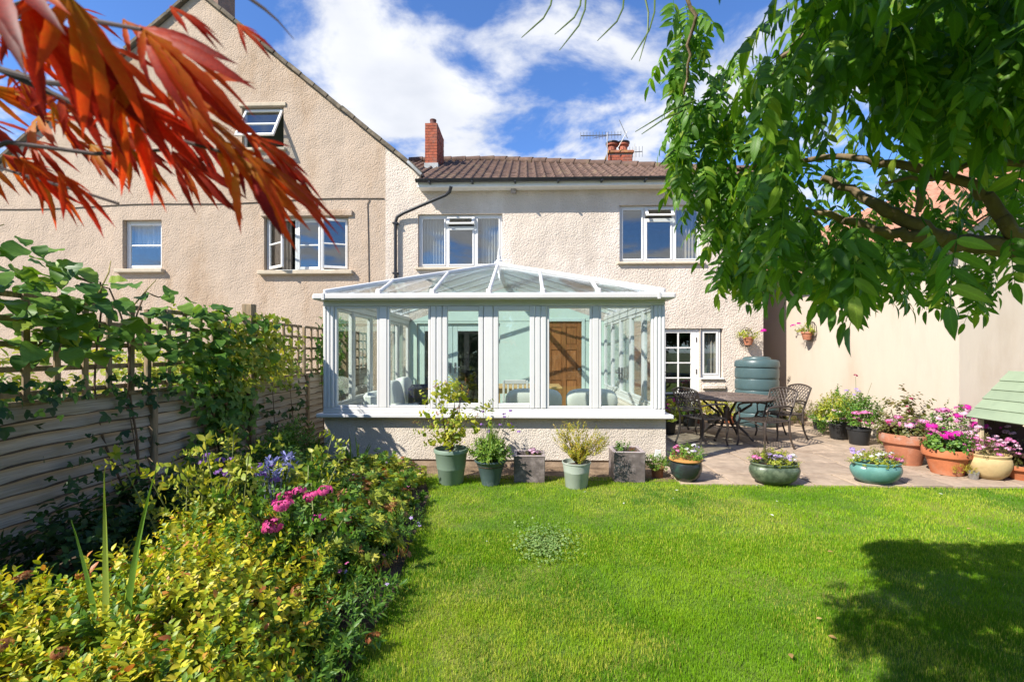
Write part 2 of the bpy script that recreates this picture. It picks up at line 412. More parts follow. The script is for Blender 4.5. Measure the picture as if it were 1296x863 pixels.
def as_mesh(name, t, m, smooth=True):
    """Tm (plain or placed) to a mesh, fast"""
    if getattr(t, 'F', None) is None:
        b = t.base; lt = np.array([len(f) for f in b.F]); li = np.concatenate([np.array(f) for f in b.F])
        n = t.n; LI = (li[None, :] + (np.arange(n) * len(b.V))[:, None]).reshape(-1); LT = np.tile(lt, n)
    else:
        LT = np.array([len(f) for f in t.F]); LI = np.concatenate([np.array(f) for f in t.F])
    me = bpy.data.meshes.new(name)
    me.vertices.add(len(t.V)); me.vertices.foreach_set('co', t.V.astype(np.float32).ravel())
    me.loops.add(len(LI)); me.loops.foreach_set('vertex_index', LI.astype(np.int32))
    me.polygons.add(len(LT)); st = np.concatenate([[0], np.cumsum(LT)[:-1]])
    me.polygons.foreach_set('loop_start', st.astype(np.int32))
    me.update(calc_edges=True)
    a = me.attributes.new('rnd', 'FLOAT', 'FACE'); a.data.foreach_set('value', t.R.astype(np.float32))
    a = me.attributes.new('along', 'FLOAT', 'POINT'); a.data.foreach_set('value', t.A.astype(np.float32))
    a = me.attributes.new('side', 'FLOAT', 'POINT'); a.data.foreach_set('value', t.S.astype(np.float32))
    if smooth: me.polygons.foreach_set('use_smooth', np.ones(len(LT), bool))
    if m: me.materials.append(m)
    return me
def flat(t):
    """placed -> plain template (faces listed), so that it can be scattered again"""
    if t.F is not None: return t
    b = t.base; t.F = [tuple(i + k * len(b.V) for i in f) for k in range(t.n) for f in b.F]
    return t
def put(name, t, m, parent, kind='stuff', smooth=True):
    o = bpy.data.objects.new(name, as_mesh(name, t, m, smooth)); link(o, parent)
    if kind: o['kind'] = kind
    return o
def rdir(n, up=0.0, spread=1.0):
    d = RNG.normal(size=(n, 3)) * spread; d[:, 2] += up; return unit(d)
def sprig_t(leaf, n=9, length=1.0, size=.3, tilt=0.9, up=.4, twist=2.4, jitter=.25):
    """leaves set round a short stem along +Y"""
    i = np.arange(n); t = (i + .6) / n; a = i * twist + RNG.random(n) * .6
    P = np.stack([np.zeros(n), t * length, np.zeros(n)], 1)
    D = np.stack([np.cos(a) * tilt, np.full(n, up) + t * .5, np.sin(a) * tilt], 1) + RNG.normal(size=(n, 3)) * jitter
    Nn = np.stack([-np.cos(a) * .5, np.ones(n), -np.sin(a) * .5], 1)
    S = size * (1.05 - .45 * t) * RNG.uniform(.8, 1.2, n)
    return flat(placed(leaf, P, D, Nn, S))
def mound(n, c, r, fill=0.45, up=0.6, lean=(0, 0, 0), zmin=None, jitter=.45):
    """points and directions for sprigs in the upper shell of an ellipsoid"""
    d = unit(RNG.normal(size=(n, 3))); d[:, 2] = np.abs(d[:, 2]) * 1.0 - .12
    rad = fill + (1 - fill) * np.sqrt(RNG.random(n))
    # uneven outline
    ph = RNG.random(6) * 6.3
    wob = 1 + .13 * np.sin(3 * np.arctan2(d[:, 1], d[:, 0]) + ph[0]) + .10 * np.sin(7 * d[:, 0] + ph[1]) * np.sin(6 * d[:, 2] + ph[2]) + .10 * np.sin(9 * d[:, 1] + ph[3])
    P = np.asarray(c, float) + d * np.asarray(r, float) * (rad * wob)[:, None]
    if zmin is not None: P[:, 2] = np.maximum(P[:, 2], zmin)
    D = d + np.array([0, 0, up]) + np.asarray(lean, float) + RNG.normal(size=(n, 3)) * jitter
    return P, D
# ================================================================== materials in common
WHITE = mat('white_plastic', (0.64, 0.63, 0.615), 0.35, var=0.03, vscale=3, bump=0.05, bscale=30, bdist=.003, col2=(0.70, 0.68, 0.63), dscale=3, dirt=(.58, .85))
WHITE_PAINT = mat('white_paint', (0.74, 0.72, 0.69), 0.5, var=0.05, vscale=8, bump=0.15, bscale=60, bdist=.002, col2=(0.6, 0.56, 0.5), dscale=6, dirt=(.6, .8))
CREAM = render_wall('roughcast_cream', (0.60, 0.51, 0.425), (0.67, 0.59, 0.52), grain=33, strength=1.0, dist=0.013)
TAN = render_wall('roughcast_tan', (0.48, 0.375, 0.285), (0.37, 0.265, 0.18), grain=36, strength=1.0, dist=0.011)
DWARF = render_wall('roughcast_dwarf_wall', (0.57, 0.495, 0.41), (0.62, 0.555, 0.475), grain=58, strength=1.0, dist=0.008)
SMOOTH = mat('smooth_render', (0.56, 0.475, 0.385), 0.9, var=0.05, vscale=2.2, bump=0.35, bscale=5, bdist=.02, col2=(0.48, 0.39, 0.30), dscale=1.1, dirt=(.47, .75), spec=.15, streak=(1, 1, .35), detail=8)
STONE_SILL = mat('stone_sill', (0.50, 0.42, 0.31), 0.85, var=0.12, vscale=9, bump=.3, bscale=40)
BRICK = mat('red_brick', (0.40, 0.105, 0.055), 0.9, var=0.4, vscale=7, bump=.4, bscale=60, col2=(0.30, 0.12, 0.08), dscale=5)
MORTAR = mat('mortar', (0.36, 0.30, 0.25), 0.95, var=.15, vscale=20, bump=.3, bscale=60)
TILE = mat('brown_tile', (0.125, 0.075, 0.055), 0.85, var=.45, vscale=5, bump=.4, bscale=50, col2=(0.21, 0.15, 0.09), dscale=2.2, dirt=(.52, .75))
TERRA_TILE = mat('terracotta_tile', (0.36, 0.17, 0.11), 0.85, var=.4, vscale=4, bump=.4, bscale=50, col2=(.24, .15, .1), dscale=2)
BLACKP = mat('black_plastic', (0.022, 0.022, 0.025), 0.35, var=.2)
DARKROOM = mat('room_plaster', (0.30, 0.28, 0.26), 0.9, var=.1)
CURTAIN = mat('curtain_cloth', (0.42, 0.40, 0.37), 0.9, var=.15, vscale=4, streak=(8, 8, .6))
CURTAIN2 = mat('curtain_cloth_brown', (0.36, 0.30, 0.24), 0.9, var=.25, vscale=4, streak=(9, 9, .6))
PANE = glass('window_glass', (0.90, 0.93, 0.93), 0.11)
CPANE = glass('conservatory_glass', (0.935, 0.965, 0.945), 0.055)
ROOFPANE = glass('roof_glass', (0.885, 0.925, 0.945), 0.09)
SOIL = mat('soil', (0.055, 0.036, 0.022), 0.95, var=.45, vscale=14, bump=1, bscale=40, bdist=.03, col2=(0.11, 0.075, 0.045), dscale=8)
STEEL = mat('dull_metal', (0.30, 0.30, 0.30), 0.4, var=.1, metal=.8)

# ================================================================== ground
MB().face([(-500, -500, -.05), (500, -500, -.05), (500, 500, -.05), (-500, 500, -.05)]).build(
    'ground', mat('rough_ground', (0.075, 0.105, 0.03), .95, var=.3, vscale=.8, col2=(.12, .10, .05), dscale=.3), kind='structure')
BEDX = [(-.80, .2), (-.80, 1.6), (-.80, 2.2), (-.79, 2.8), (-.86, 3.4), (-.92, 4.1), (-.99, 4.75), (-1.15, 5.25), (-1.5, 5.5)]   # edge between bed and lawn
LAWN_TOP = [(-1.5, 5.52), (-.6, 5.45), (.4, 5.42), (1.2, 5.4), (1.72, 5.34), (1.9, 5.17), (2.8, 5.15), (4.0, 5.13), (6, 5.10), (9, 5.05), (12, 5.0)]
lawn_poly = BEDX + LAWN_TOP + [(12, -8), (-.8, -8)]
lawnmat = mat('lawn_soil', (0.10, 0.17, 0.015), .95, var=.35, vscale=9, bump=.8, bscale=60, bdist=.02, col2=(0.19, 0.20, 0.035), dscale=1.4)
MB().face([(x, y, 0.0) for x, y in lawn_poly][::-1]).build('lawn', lawnmat, kind='structure')
# flower bed earth: gently mounded
def bed_right(y):
    for (xa, ya), (xb, yb) in zip(BEDX, BEDX[1:]):
        if ya <= y <= yb: return xa + (xb - xa) * (y - ya) / (yb - ya)
    return BEDX[0][0] if y < BEDX[0][1] else BEDX[-1][0]
b = MB(); ny, nx = 44, 16
for j in range(ny + 1):
    y = .2 + (5.9 - .2) * j / ny
    for i in range(nx + 1):
        f = i / nx; x = -3.30 + (bed_right(min(y, 5.5)) + .02 + 3.30) * f
        z = .004 + .07 * math.sin(math.pi * min(f * 1.15, 1)) + random.uniform(0, .025) * (0 < i < nx) - .03 * (i == nx)
        b.v.append((x, y, z))
for j in range(ny):
    for i in range(nx):
        a = j * (nx + 1) + i; b.f.append((a, a + 1, a + nx + 2, a + nx + 1))
b.build('flower_bed', SOIL, smooth=True, kind='structure')
# earth strip at the foot of the conservatory wall
MB().face([(-1.5, 5.40, .006), (1.74, 5.28, .006), (1.80, 5.98, .006), (-2.7, 5.98, .006), (-2.7, 5.5, .006)]).build(
    'soil_strip', mat('dry_soil', (0.17, 0.115, 0.07), .95, var=.4, vscale=10, bump=.8, bscale=50, bdist=.02, col2=(.28, .2, .13), dscale=4), kind='structure')
# neighbour's ground behind the fence
MB().face([(-14, .2, .01), (-3.36, .2, .01), (-3.36, 10, .01), (-14, 10, .01)]).build('gravel_yard', mat('pale_gravel', (.36, .34, .31), .95, var=.4, vscale=40, bump=.8, bscale=80), kind='structure')

# patio: bed plus one object for each slab
patio = MB().box(1.74, 6.02, 5.19, 10.0, -.04, -.006).build('patio', mat('joint_sand', (0.10, 0.075, 0.05), .95, var=.3, vscale=30), kind='structure')
MB().box(6.025, 11.0, 5.07, 6.5, -.04, -.006).build('patio_base', MATS['joint_sand'], patio)
SLABM = mat('sandstone_slab', (0.36, 0.275, 0.20), .88, var=.22, vscale=7, bump=.5, bscale=16, bdist=.012, col2=(0.24, 0.175, 0.125), dscale=3.2, dirt=(.46, .7))
slab_cache = {}
def slab(x0, x1, y0, y1):
    w, h = round(x1 - x0, 2), round(y1 - y0, 2); key = (w, h)
    if key not in slab_cache:
        slab_cache[key] = MB().cbox(-w / 2 + .011, w / 2 - .011, -h / 2 + .011, h / 2 - .011, -.035, 0, .006).mesh('paving_slab', SLABM)
    inst('paving_slab', slab_cache[key], patio, ((x0 + x1) / 2, (y0 + y1) / 2, .020 + random.uniform(-.003, .003)), (random.uniform(-.004, .004), random.uniform(-.004, .004), 0))
y = 5.17
for k, h in enumerate([.45, .6, .6, .45, .6, .6, .6, .6, .34]):
    xe = 6.02 if y > 6.4 else 9.2
    xs = 1.80 - (0 if y > 5.85 else .06) ; x = xs
    rr = random.Random(k * 3 + 1)
    while x < xe - .02:
        w = rr.choice([.45, .6, .6, .75, .9])
        if xe - (x + w) < .3: w = xe - x
        slab(x, x + w, y, y + h); x += w
    y += h

# ================================================================== building helpers
def wall_holes(mb, x0, x1, z0, z1, holes, y, depth=.13):
    """wall sheet in the plane y, facing -Y, with openings and their reveals"""
    xs = sorted({x0, x1, *[h[0] for h in holes], *[h[1] for h in holes]}); zs = sorted({z0, z1, *[h[2] for h in holes], *[h[3] for h in holes]})
    for xa, xb in zip(xs, xs[1:]):
        for za, zb in zip(zs, zs[1:]):
            cx, cz = (xa + xb) / 2, (za + zb) / 2
            if any(h[0] < cx < h[1] and h[2] < cz < h[3] for h in holes): continue
            mb.face([(xa, y, za), (xb, y, za), (xb, y, zb), (xa, y, zb)])
    for (a, b_, c, d) in holes:
        e = y + depth
        mb.face([(a, y, c), (a, y, d), (a, e, d), (a, e, c)]); mb.face([(b_, y, d), (b_, y, c), (b_, e, c), (b_, e, d)])
        mb.face([(a, y, d), (b_, y, d), (b_, e, d), (a, e, d)]); mb.face([(b_, y, c), (a, y, c), (a, e, c), (b_, e, c)])
def sash(mb, x0, x1, z0, z1, y0, y1, w=.045, c=.006):
    mb.cbox(x0, x0 + w, y0, y1, z0, z1, c); mb.cbox(x1 - w, x1, y0, y1, z0, z1, c)
    mb.cbox(x0 + w - .001, x1 - w + .001, y0 + .002, y1 - .002, z0, z0 + w, c); mb.cbox(x0 + w - .001, x1 - w + .001, y0 + .002, y1 - .002, z1 - w, z1, c)
def pane(parent, x0, x1, z0, z1, y, m=None, name='pane', M=None):
    return MB().box(x0, x1, y - .003, y + .003, z0, z1, M).build(name, m or PANE, parent)
def curtain(parent, x0, x1, z0, z1, y, m=None, folds=7, amp=.03):
    mb = MB(); n = folds * 8
    for t in (0, .008):
        for i in range(n + 1):
            u = i / n; x = x0 + (x1 - x0) * u; yy = y + amp * math.sin(u * folds * 6.283 + .4 * math.sin(u * 9)) + t
            mb.v += [(x, yy, z0), (x, yy, z1)]
    k = 2 * (n + 1)
    for i in range(n):
        a = 2 * i; mb.f.append((a, a + 2, a + 3, a + 1)); mb.f.append((k + a, k + a + 1, k + a + 3, k + a + 2))
    return mb.build('curtain', m or CURTAIN, parent, smooth=True)

def tile_field(mb, xa, xb, ye, ze, pitch, t_of_x, tw=.2, course=.27, flip=1):
    """rolled tiles on a slope that rises towards +Y from an eave along X; t_of_x gives the horizontal run to the top"""
    tp = math.tan(pitch); nrow = 60
    prof = [(0, .0), (.12, -.012), (.45, -.018), (.62, -.006), (.72, .022), (.82, .034), (.92, .022), (1, 0)]
    ncol = int((xb - xa) / tw)
    for c in range(ncol):
        for r in range(nrow):
            t0 = r * course * math.cos(pitch); t1 = t0 + course * math.cos(pitch) + .03
            if t0 > t_of_x(xa + (c + .5) * tw): break
            jz = random.uniform(-.004, .004)
            b0 = len(mb.v)
            for (t, lift) in ((t0, .028), (t1, .006)):
                for (u, h) in prof:
                    mb.v.append((xa + (c + u) * tw, ye + t - h * math.sin(pitch), ze + t * tp + (h + lift + jz) * math.cos(pitch)))
            n = len(prof)
            for i in range(n - 1): mb.f.append((b0 + i, b0 + i + 1, b0 + n + i + 1, b0 + n + i))
            # front edge of the course
            for i in range(n - 1):
                p, q = mb.v[b0 + i], mb.v[b0 + i + 1]
                k = len(mb.v); mb.v += [p, q, (q[0], q[1] + .004, q[2] - .03), (p[0], p[1] + .004, p[2] - .03)]; mb.f.append((k + 1, k, k + 3, k + 2))

def brick_stack(root, x0, x1, y0, y1, z0, z1, part='brickwork', bw=.215, bh=.065, j=.011):
    """stack of real bricks round a mortar core; far off, so the bricks are one joined part"""
    core = MB().box(x0 + .008, x1 - .008, y0 + .008, y1 - .008, z0, z1).build('stack', MORTAR, root)
    mb = MB(); z = z0; k = 0
    while z + bh <= z1 + .001:
        for (a0, a1, fx) in ((x0, x1, True), (y0, y1, False)):
            p = a0 - (bw / 2 if k % 2 else 0)
            while p < a1 - .02:
                s0, s1 = max(p, a0), min(p + bw, a1)
                if s1 - s0 > .03:
                    d = random.uniform(0, .006)
                    if fx:
                        mb.box(s0, s1 - j, y0 - d, y0 + .05, z, z + bh); mb.box(s0, s1 - j, y1 - .05, y1 + d, z, z + bh)
                    else:
                        mb.box(x0 - d, x0 + .05, s0 + .012, s1 - j, z + .0005, z + bh - .0005); mb.box(x1 - .05, x1 + d, s0 + .012, s1 - j, z + .0005, z + bh - .0005)
                p += bw
        z += bh + j; k += 1
    mb.build(part, BRICK, core, kind='stuff')
    return core

# ================================================================== the house with the conservatory
HY = 10.0
XL = X_(488, HY); XR = X_(966, HY); ZE = 5.12
house = thing('main_house', 'two-storey cream roughcast house with brown tiled roof behind the conservatory', 'house', ((XL + XR) / 2, HY, 0), world=True)
w1 = (X_(529, HY), X_(636, HY), Z_(338.5, HY), Z_(270, HY))
w2 = (X_(784, HY), X_(889, HY), Z_(333, HY), Z_(261, HY))
w3 = (X_(886.5, HY), X_(915, HY), Z_(478, HY), Z_(416, HY))
d1 = (X_(830, HY), X_(886, HY), 0.03, Z_(416, HY))
fd = (-2.40, -.56, .12, 2.12)      # French doors inside the conservatory
wd = (.44, 1.24, .12, 2.17)        # pine door inside the conservatory
d1 = (d1[0], w3[0] - .002, d1[2], d1[3])
CX0, CX1 = -2.62, 1.79             # conservatory outer frame
RAKE_K = (Z_(-8, HY, 250) - Z_(221, HY, 530)) / (X_(250, HY) - X_(530, HY))
def rake(x): return Z_(221, HY, 530) + RAKE_K * (x - X_(530, HY))
mb = MB()
wall_holes(mb, XL, XR, 0, ZE, [w1, w2, w3, d1, fd, wd], HY)
xt = X_(533, HY)
mb.face([(XL, HY, ZE), (xt, HY, ZE), (xt, HY, rake(xt)), (XL, HY, rake(XL))])
HB = 16.0
mb.face([(XR, HY, 0), (XR, HB, 0), (XR, HB, ZE), (XR, HY, ZE)]); mb.face([(XL, HB, 0), (XL, HB, ZE + 2), (XR, HB, ZE + 2), (XR, HB, 0)])
wall = mb.build('wall', CREAM, house)
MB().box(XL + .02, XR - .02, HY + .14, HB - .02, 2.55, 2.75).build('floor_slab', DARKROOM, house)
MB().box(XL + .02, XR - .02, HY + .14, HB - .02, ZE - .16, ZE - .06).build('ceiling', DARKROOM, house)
# mint paint on the part of the wall inside the conservatory
mint = mat('mint_paint', (0.56, 0.69, 0.595), .85, var=.04, vscale=3, bump=.15, bscale=30)
mb = MB(); wall_holes(mb, CX0 + .05, CX1 - .05, .1, 2.16, [fd, wd], HY - .012, .01); mb.face([(CX0 + .05, HY - .012, 2.16), (CX1 - .05, HY - .012, 2.16), (-.41, HY - .012, 2.92)])
mb.build('painted_wall', mint, house)

def upper_window(root, op, cols, m_cur, recess=.075, trans=None, curtains=()):
    x0, x1, z0, z1 = op; y = HY + recess; W = .055
    fr = MB(); sash(fr, x0 + .004, x1 - .004, z0 + .01, z1 - .004, y, y + .06, W)
    for c in cols[1:]: fr.cbox(c - W / 2, c + W / 2, y + .003, y + .057, z0 + W, z1 - W, .005)
    ed = [x0 + W] + [None] * 0
    zt = z1 - (z1 - z0) * .235
    a, b_ = cols[1] + W / 2, cols[2] - W / 2
    fr.cbox(a - .001, b_ + .001, y + .004, y + .056, zt - W * .5, zt + W * .5, .005)
    win = fr.build('window', WHITE, root)
    for k, (xa, xb) in enumerate(((x0 + W, cols[1] - W / 2), (a, b_), (cols[2] + W / 2, x1 - W))):
        zz = (zt - W * .5) if k == 1 else z1 - W
        s = MB(); sash(s, xa, xb, z0 + W + .005, zz, y - .012, y + .03, .034); s.build('sash', WHITE, win)
        pane(win, xa + .03, xb - .03, z0 + W + .03, zz - .03, y + .012)
    # open top vent, hinged at its head
    M = Matrix.Translation((0, y - .01, z1 - W)) @ Matrix.Rotation(R(-32), 4, 'X')
    v = MB(); h = z1 - W - zt - W * .5 + .02; w = .042
    v.cbox(a - .02, a + w, -.02, .02, -h, 0, .005, M); v.cbox(b_ - w, b_ + .02, -.02, .02, -h, 0, .005, M)
    v.cbox(a + w - .001, b_ - w + .001, -.018, .018, -h, -h + w, .005, M); v.cbox(a + w - .001, b_ - w + .001, -.018, .018, -w, 0, .005, M)
    v.build('vent_sash', WHITE, win); pane(win, a + w - .005, b_ - w + .005, -h + w - .005, -w + .005, .0, M=M)
    MB().cbox(x0 - .05, x1 + .05, HY - .07, HY + .075, z0 - .045, z0 + .006, .008).build('window_sill', STONE_SILL, win)
    for (f0, f1) in curtains: curtain(win, x0 + (x1 - x0) * f0, x0 + (x1 - x0) * f1, z0 + .03, z1 - .03, y + .17, m_cur)
    return win
def cols_of(op, pxs): return [op[0]] + [X_(p, HY) for p in pxs]
upper_window(house, w1, cols_of(w1, (565, 601)), CURTAIN, curtains=((.02, .28), (.74, .98)))
upper_window(house, w2, cols_of(w2, (816.5, 853.5)), CURTAIN2, curtains=((.68, .99),))
# rooms behind the upper windows
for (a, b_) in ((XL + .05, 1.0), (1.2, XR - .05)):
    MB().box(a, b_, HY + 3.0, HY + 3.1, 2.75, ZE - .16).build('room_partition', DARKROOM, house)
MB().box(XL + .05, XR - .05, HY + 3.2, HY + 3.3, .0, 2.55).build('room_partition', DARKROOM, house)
# small fixed window beside the back door
y = HY + .06; fr = MB(); sash(fr, w3[0] + .012, w3[1] - .03, w3[2] + .01, w3[3] - .01, y, y + .06, .05)
win = fr.build('window', WHITE, house); s = MB(); sash(s, w3[0] + .062, w3[1] - .08, w3[2] + .06, w3[3] - .06, y - .014, y + .03, .04); s.build('sash', WHITE, win)
pane(win, w3[0] + .09, w3[1] - .11, w3[2] + .09, w3[3] - .09, y + .01)
MB().cbox(w3[0] - .005, w3[1] + .015, HY - .05, HY + .06, w3[2] - .03, w3[2] + .008, .008).build('window_sill', WHITE, win)
curtain(win, w3[0] + .06, w3[1] - .06, w3[2] + .02, w3[3] - .02, y + .12, CURTAIN2, 4, .02)
MB().cbox(w3[0] + .03, w3[1] + .05, HY - .055, HY - .001, w3[2] - .24, w3[2] - .14, .02).build('stone_ledge', CREAM, house)
# glazed back door: two columns and five rows of small panes
x0, x1, z0, z1 = d1; y = HY + .055
fr = MB(); fr.cbox(x0 + .002, x0 + .06, y, y + .07, z0, z1 - .004, .006); fr.cbox(x1 - .062, x1 - .002, y, y + .07, z0, z1 - .004, .006); fr.cbox(x0 + .06, x1 - .062, y + .002, y + .068, z1 - .07, z1 - .006, .006)
door = fr.build('back_door', WHITE_PAINT, house)
gx = [X_(p, HY) for p in (843.5, 859.5, 875.5)]; gz = [Z_(p, HY) for p in (516, 497, 478, 459, 440, 421.5)]
lf = MB(); a, b_ = x0 + .064, x1 - .066
lf.cbox(a, gx[0], y - .004, y + .04, z0 + .01, z1 - .074, .005); lf.cbox(gx[2], b_, y - .004, y + .04, z0 + .01, z1 - .074, .005)
lf.cbox(gx[0] - .001, gx[2] + .001, y - .002, y + .038, z0 + .01, gz[0], .005); lf.cbox(gx[0] - .001, gx[2] + .001, y - .002, y + .038, gz[-1], z1 - .074, .005)
leaf = lf.build('door_leaf', WHITE_PAINT, door)
bars = MB(); bars.box(gx[1] - .014, gx[1] + .014, y, y + .03, gz[0], gz[-1])
for z in gz[1:-1]: bars.box(gx[0], gx[2], y + .001, y + .029, z - .013, z + .013)
bars.build('glazing_bars', WHITE_PAINT, door)
for i in range(2):
    for j in range(5): pane(door, gx[i] + .012, gx[i + 1] - .012, gz[j] + .012, gz[j + 1] - .012, y + .015)
h = MB(); hx, hz = X_(837, HY), Z_(471, HY); h.cbox(hx - .02, hx + .02, y - .02, y - .004, hz - .10, hz + .12, .004); h.tube([(hx, y - .02, hz + .02), (hx, y - .06, hz + .02), (hx + .10, y - .06, hz)], .011, 6)
h.build('door_handle', mat('aged_bronze', (.06, .04, .03), .4, metal=.7), door)
for z in (Z_(430, HY), Z_(470, HY)): MB().cbox(x1 - .075, x1 - .055, y - .012, y, z - .05, z + .05, .003).build('hinge', MATS['aged_bronze'], door)
# French doors in the conservatory
mint_pl = mat('mint_joinery', (0.54, 0.66, 0.60), .45, var=.04)
x0, x1, z0, z1 = fd; y = HY + .03; fr = MB(); sash(fr, x0 + .002, x1 - .002, z0 + .002, z1 - .002, y, y + .07, .06)
fdo = fr.build('french_doors', mint_pl, house); mid = X_(573, HY)
for (a, b_) in ((x0 + .062, mid - .004), (mid + .004, x1 - .062)):
    s = MB(); sash(s, a, b_, z0 + .06, z1 - .064, y - .012, y + .05, .105); lf = s.build('door_leaf', mint_pl, fdo)
    pane(fdo, a + .10, b_ - .10, z0 + .16, z1 - .16, y + .02)
for sx in (-1, 1):
    h = MB(); hx = mid + sx * .05; h.cbox(hx - .016, hx + .016, y - .03, y - .012, 1.02, 1.26, .004); h.tube([(hx, y - .03, 1.16), (hx, y - .065, 1.16), (hx + sx * .11, y - .065, 1.16)], .01, 6); h.build('door_handle', STEEL, fdo)
# panelled pine door
pine = mat('pine', (0.30, 0.125, 0.04), .45, var=.3, vscale=4, streak=(7, 7, .8), col2=(.27, .09, .02), dscale=3, dirt=(.5, .75), bump=.1)
x0, x1, z0, z1 = wd; y = HY + .005
fr = MB(); fr.cbox(x0 - .06, x0 + .012, HY - .03, HY + .06, z0, z1 + .06, .006); fr.cbox(x1 - .012, x1 + .06, HY - .03, HY + .06, z0, z1 + .06, .006); fr.cbox(x0 + .012, x1 - .012, HY - .028, HY + .06, z1 - .012, z1 + .06, .006)
pd = fr.build('pine_door', mint_pl, house)
lf = MB(); a, b_, c, d = x0 + .013, x1 - .013, z0 + .004, z1 - .014; m_ = (a + b_) / 2; S = .105
for xa, xb in ((a, a + S), (b_ - S, b_), (m_ - S / 2, m_ + S / 2)): lf.cbox(xa, xb, y, y + .04, c, d, .004)
for za, zb in ((c, c + .2), (c + .75, c + .95), (d - .62, d - .50), (d - .12, d)):
    lf.cbox(a + S, m_ - S / 2, y + .002, y + .038, za, zb, .004); lf.cbox(m_ + S / 2, b_ - S, y + .002, y + .038, za, zb, .004)
lf.build('door_leaf', pine, pd)
for za, zb in ((c + .2, c + .75), (c + .95, d - .62), (d - .50, d - .12)):
    for xa, xb in ((a + S, m_ - S / 2), (m_ + S / 2, b_ - S)): MB().cbox(xa + .002, xb - .002, y + .014, y + .03, za + .002, zb - .002, .012).build('door_panel', pine, pd)
MB().tube([(b_ - .06, y - .06, 1.12), (b_ - .06, y, 1.12)], [.028, .014], 10).build('door_knob', STEEL, pd)

# roof of the main house: one slope with a hip falling to the right
PT = R(28); TP = math.tan(PT); YE = HY - .27
RX0, RX1 = X_(518, 13.0) - .1, XR + .32
def t_of(x): return 3.66 if x < -.9 else 3.66 - (x + .9) * (3.66 - .55) / (RX1 + .9)
base = MB()
XEV = X_(527.5, YE)
pts = [(XEV, 0), (RX1, 0), (RX1, t_of(RX1)), (-.9, 3.66), (RX0, 3.66), (RX0, .45), (XEV, .45)]
P3 = [(x, YE + t, ZE + .05 + t * TP) for x, t in pts]
base.face(P3)
base.face([P3[2], (RX1, HB + .3, ZE), (-.9, HB + .3, ZE), P3[3]]); base.face([P3[3], (-.9, HB + .3, ZE), (RX0, HB + .3, ZE), P3[4]])
base.face([(XEV, YE, ZE + .04), (RX1, YE, ZE + .04), (RX1, HB, ZE + .04), (XEV, HB, ZE + .04)][::-1])
roof = base.build('roof', TILE, house)
mb = MB(); tile_field(mb, XEV, RX1, YE - .04, ZE + .05, PT, t_of); tl = mb.build('roof_tiles', TILE, roof, smooth=False, kind='stuff')
# the corner under the neighbour's verge
mb = MB(); tile_field(mb, RX0, XEV + .01, YE + .45, ZE + .05 + .45 * TP, PT, lambda x: 3.2); mb.build('roof_tiles', TILE, roof, kind='stuff')
rt = MB()
for (a, b_) in ((P3[4], P3[3]), (P3[3], P3[2])):
    a, b_ = Vector(a), Vector(b_); n = int((b_ - a).length / .42)
    for i in range(n):
        p, q = a.lerp(b_, i / n), a.lerp(b_, (i + .97) / n); p.z += .03; q.z += .035
        rt.tube([p, q], [.10, .115], 10)
rt.build('ridge_tiles', TILE, roof, kind='stuff', smooth=True)
g = MB(); prof = [(math.cos(a) * .062, math.sin(a) * .062) for a in np.linspace(math.pi, 2 * math.pi, 9)]
gy, gz_ = YE - .085, ZE + .045; gx0, gx1 = X_(526, gy), RX1
prof2 = [(p[0] * .86, p[1] * .86) for p in prof]
n = len(prof)
for x in (gx0, gx1): g.v += [(x, gy + p[0], gz_ + p[1]) for p in prof] + [(x, gy + p[0], gz_ + p[1]) for p in prof2]
for i in range(n - 1):
    g.f.append((i, i + 1, 2 * n + i + 1, 2 * n + i)); g.f.append((n + i, 3 * n + i, 3 * n + i + 1, n + i + 1))
g.f += [(0, 2 * n, 3 * n, n), (n - 1, 2 * n - 1, 4 * n - 1, 3 * n - 1), tuple(range(0, n)) + tuple(range(2 * n - 1, n - 1, -1)), tuple(range(2 * n, 3 * n))]
gut = g.build('gutter', BLACKP, house, smooth=True)
bm_ = MB().cbox(-.02, .02, gy - .07, YE + .02, gz_ - .085, gz_ - .05, .004).mesh('gutter_bracket', BLACKP)
for i in range(9): inst('gutter_bracket', bm_, gut, (gx0 + .3 + i * (gx1 - gx0 - .5) / 8, 0, 0))
MB().cbox(gx0 + .02, RX1 - .02, YE - .012, YE + .02, ZE - .09, ZE + .06, .005).build('fascia', WHITE_PAINT, house)
MB().box(gx0 + .03, RX1 - .03, YE + .022, HY - .002, ZE - .08, ZE - .06).build('soffit', WHITE_PAINT, house)
dp = MB(); q = [at(571, 236, HY - .40), at(569, 243, HY - .36), at(564, 247, HY - .30), at(510, 270, HY - .10), at(502.5, 275, HY - .075), at(500.5, 282, HY - .07), at(500.5, 372, HY - .07), at(500.5, 530, HY - .07)]
dp.tube(q, .036, 10)
for z in (4.3, 3.2, 1.9): dp.cbox(q[-1].x - .06, q[-1].x + .06, HY - .11, HY - .005, z, z + .04, .004)
dp.build('downpipe', BLACKP, house, smooth=True)
p = at(650, 243, HY); MB().cbox(p.x - .06, p.x + .06, HY - .12, HY, p.z - .05, p.z + .06, .02).build('security_sensor', mat('grey_plastic', (.33, .3, .3), .5), house)
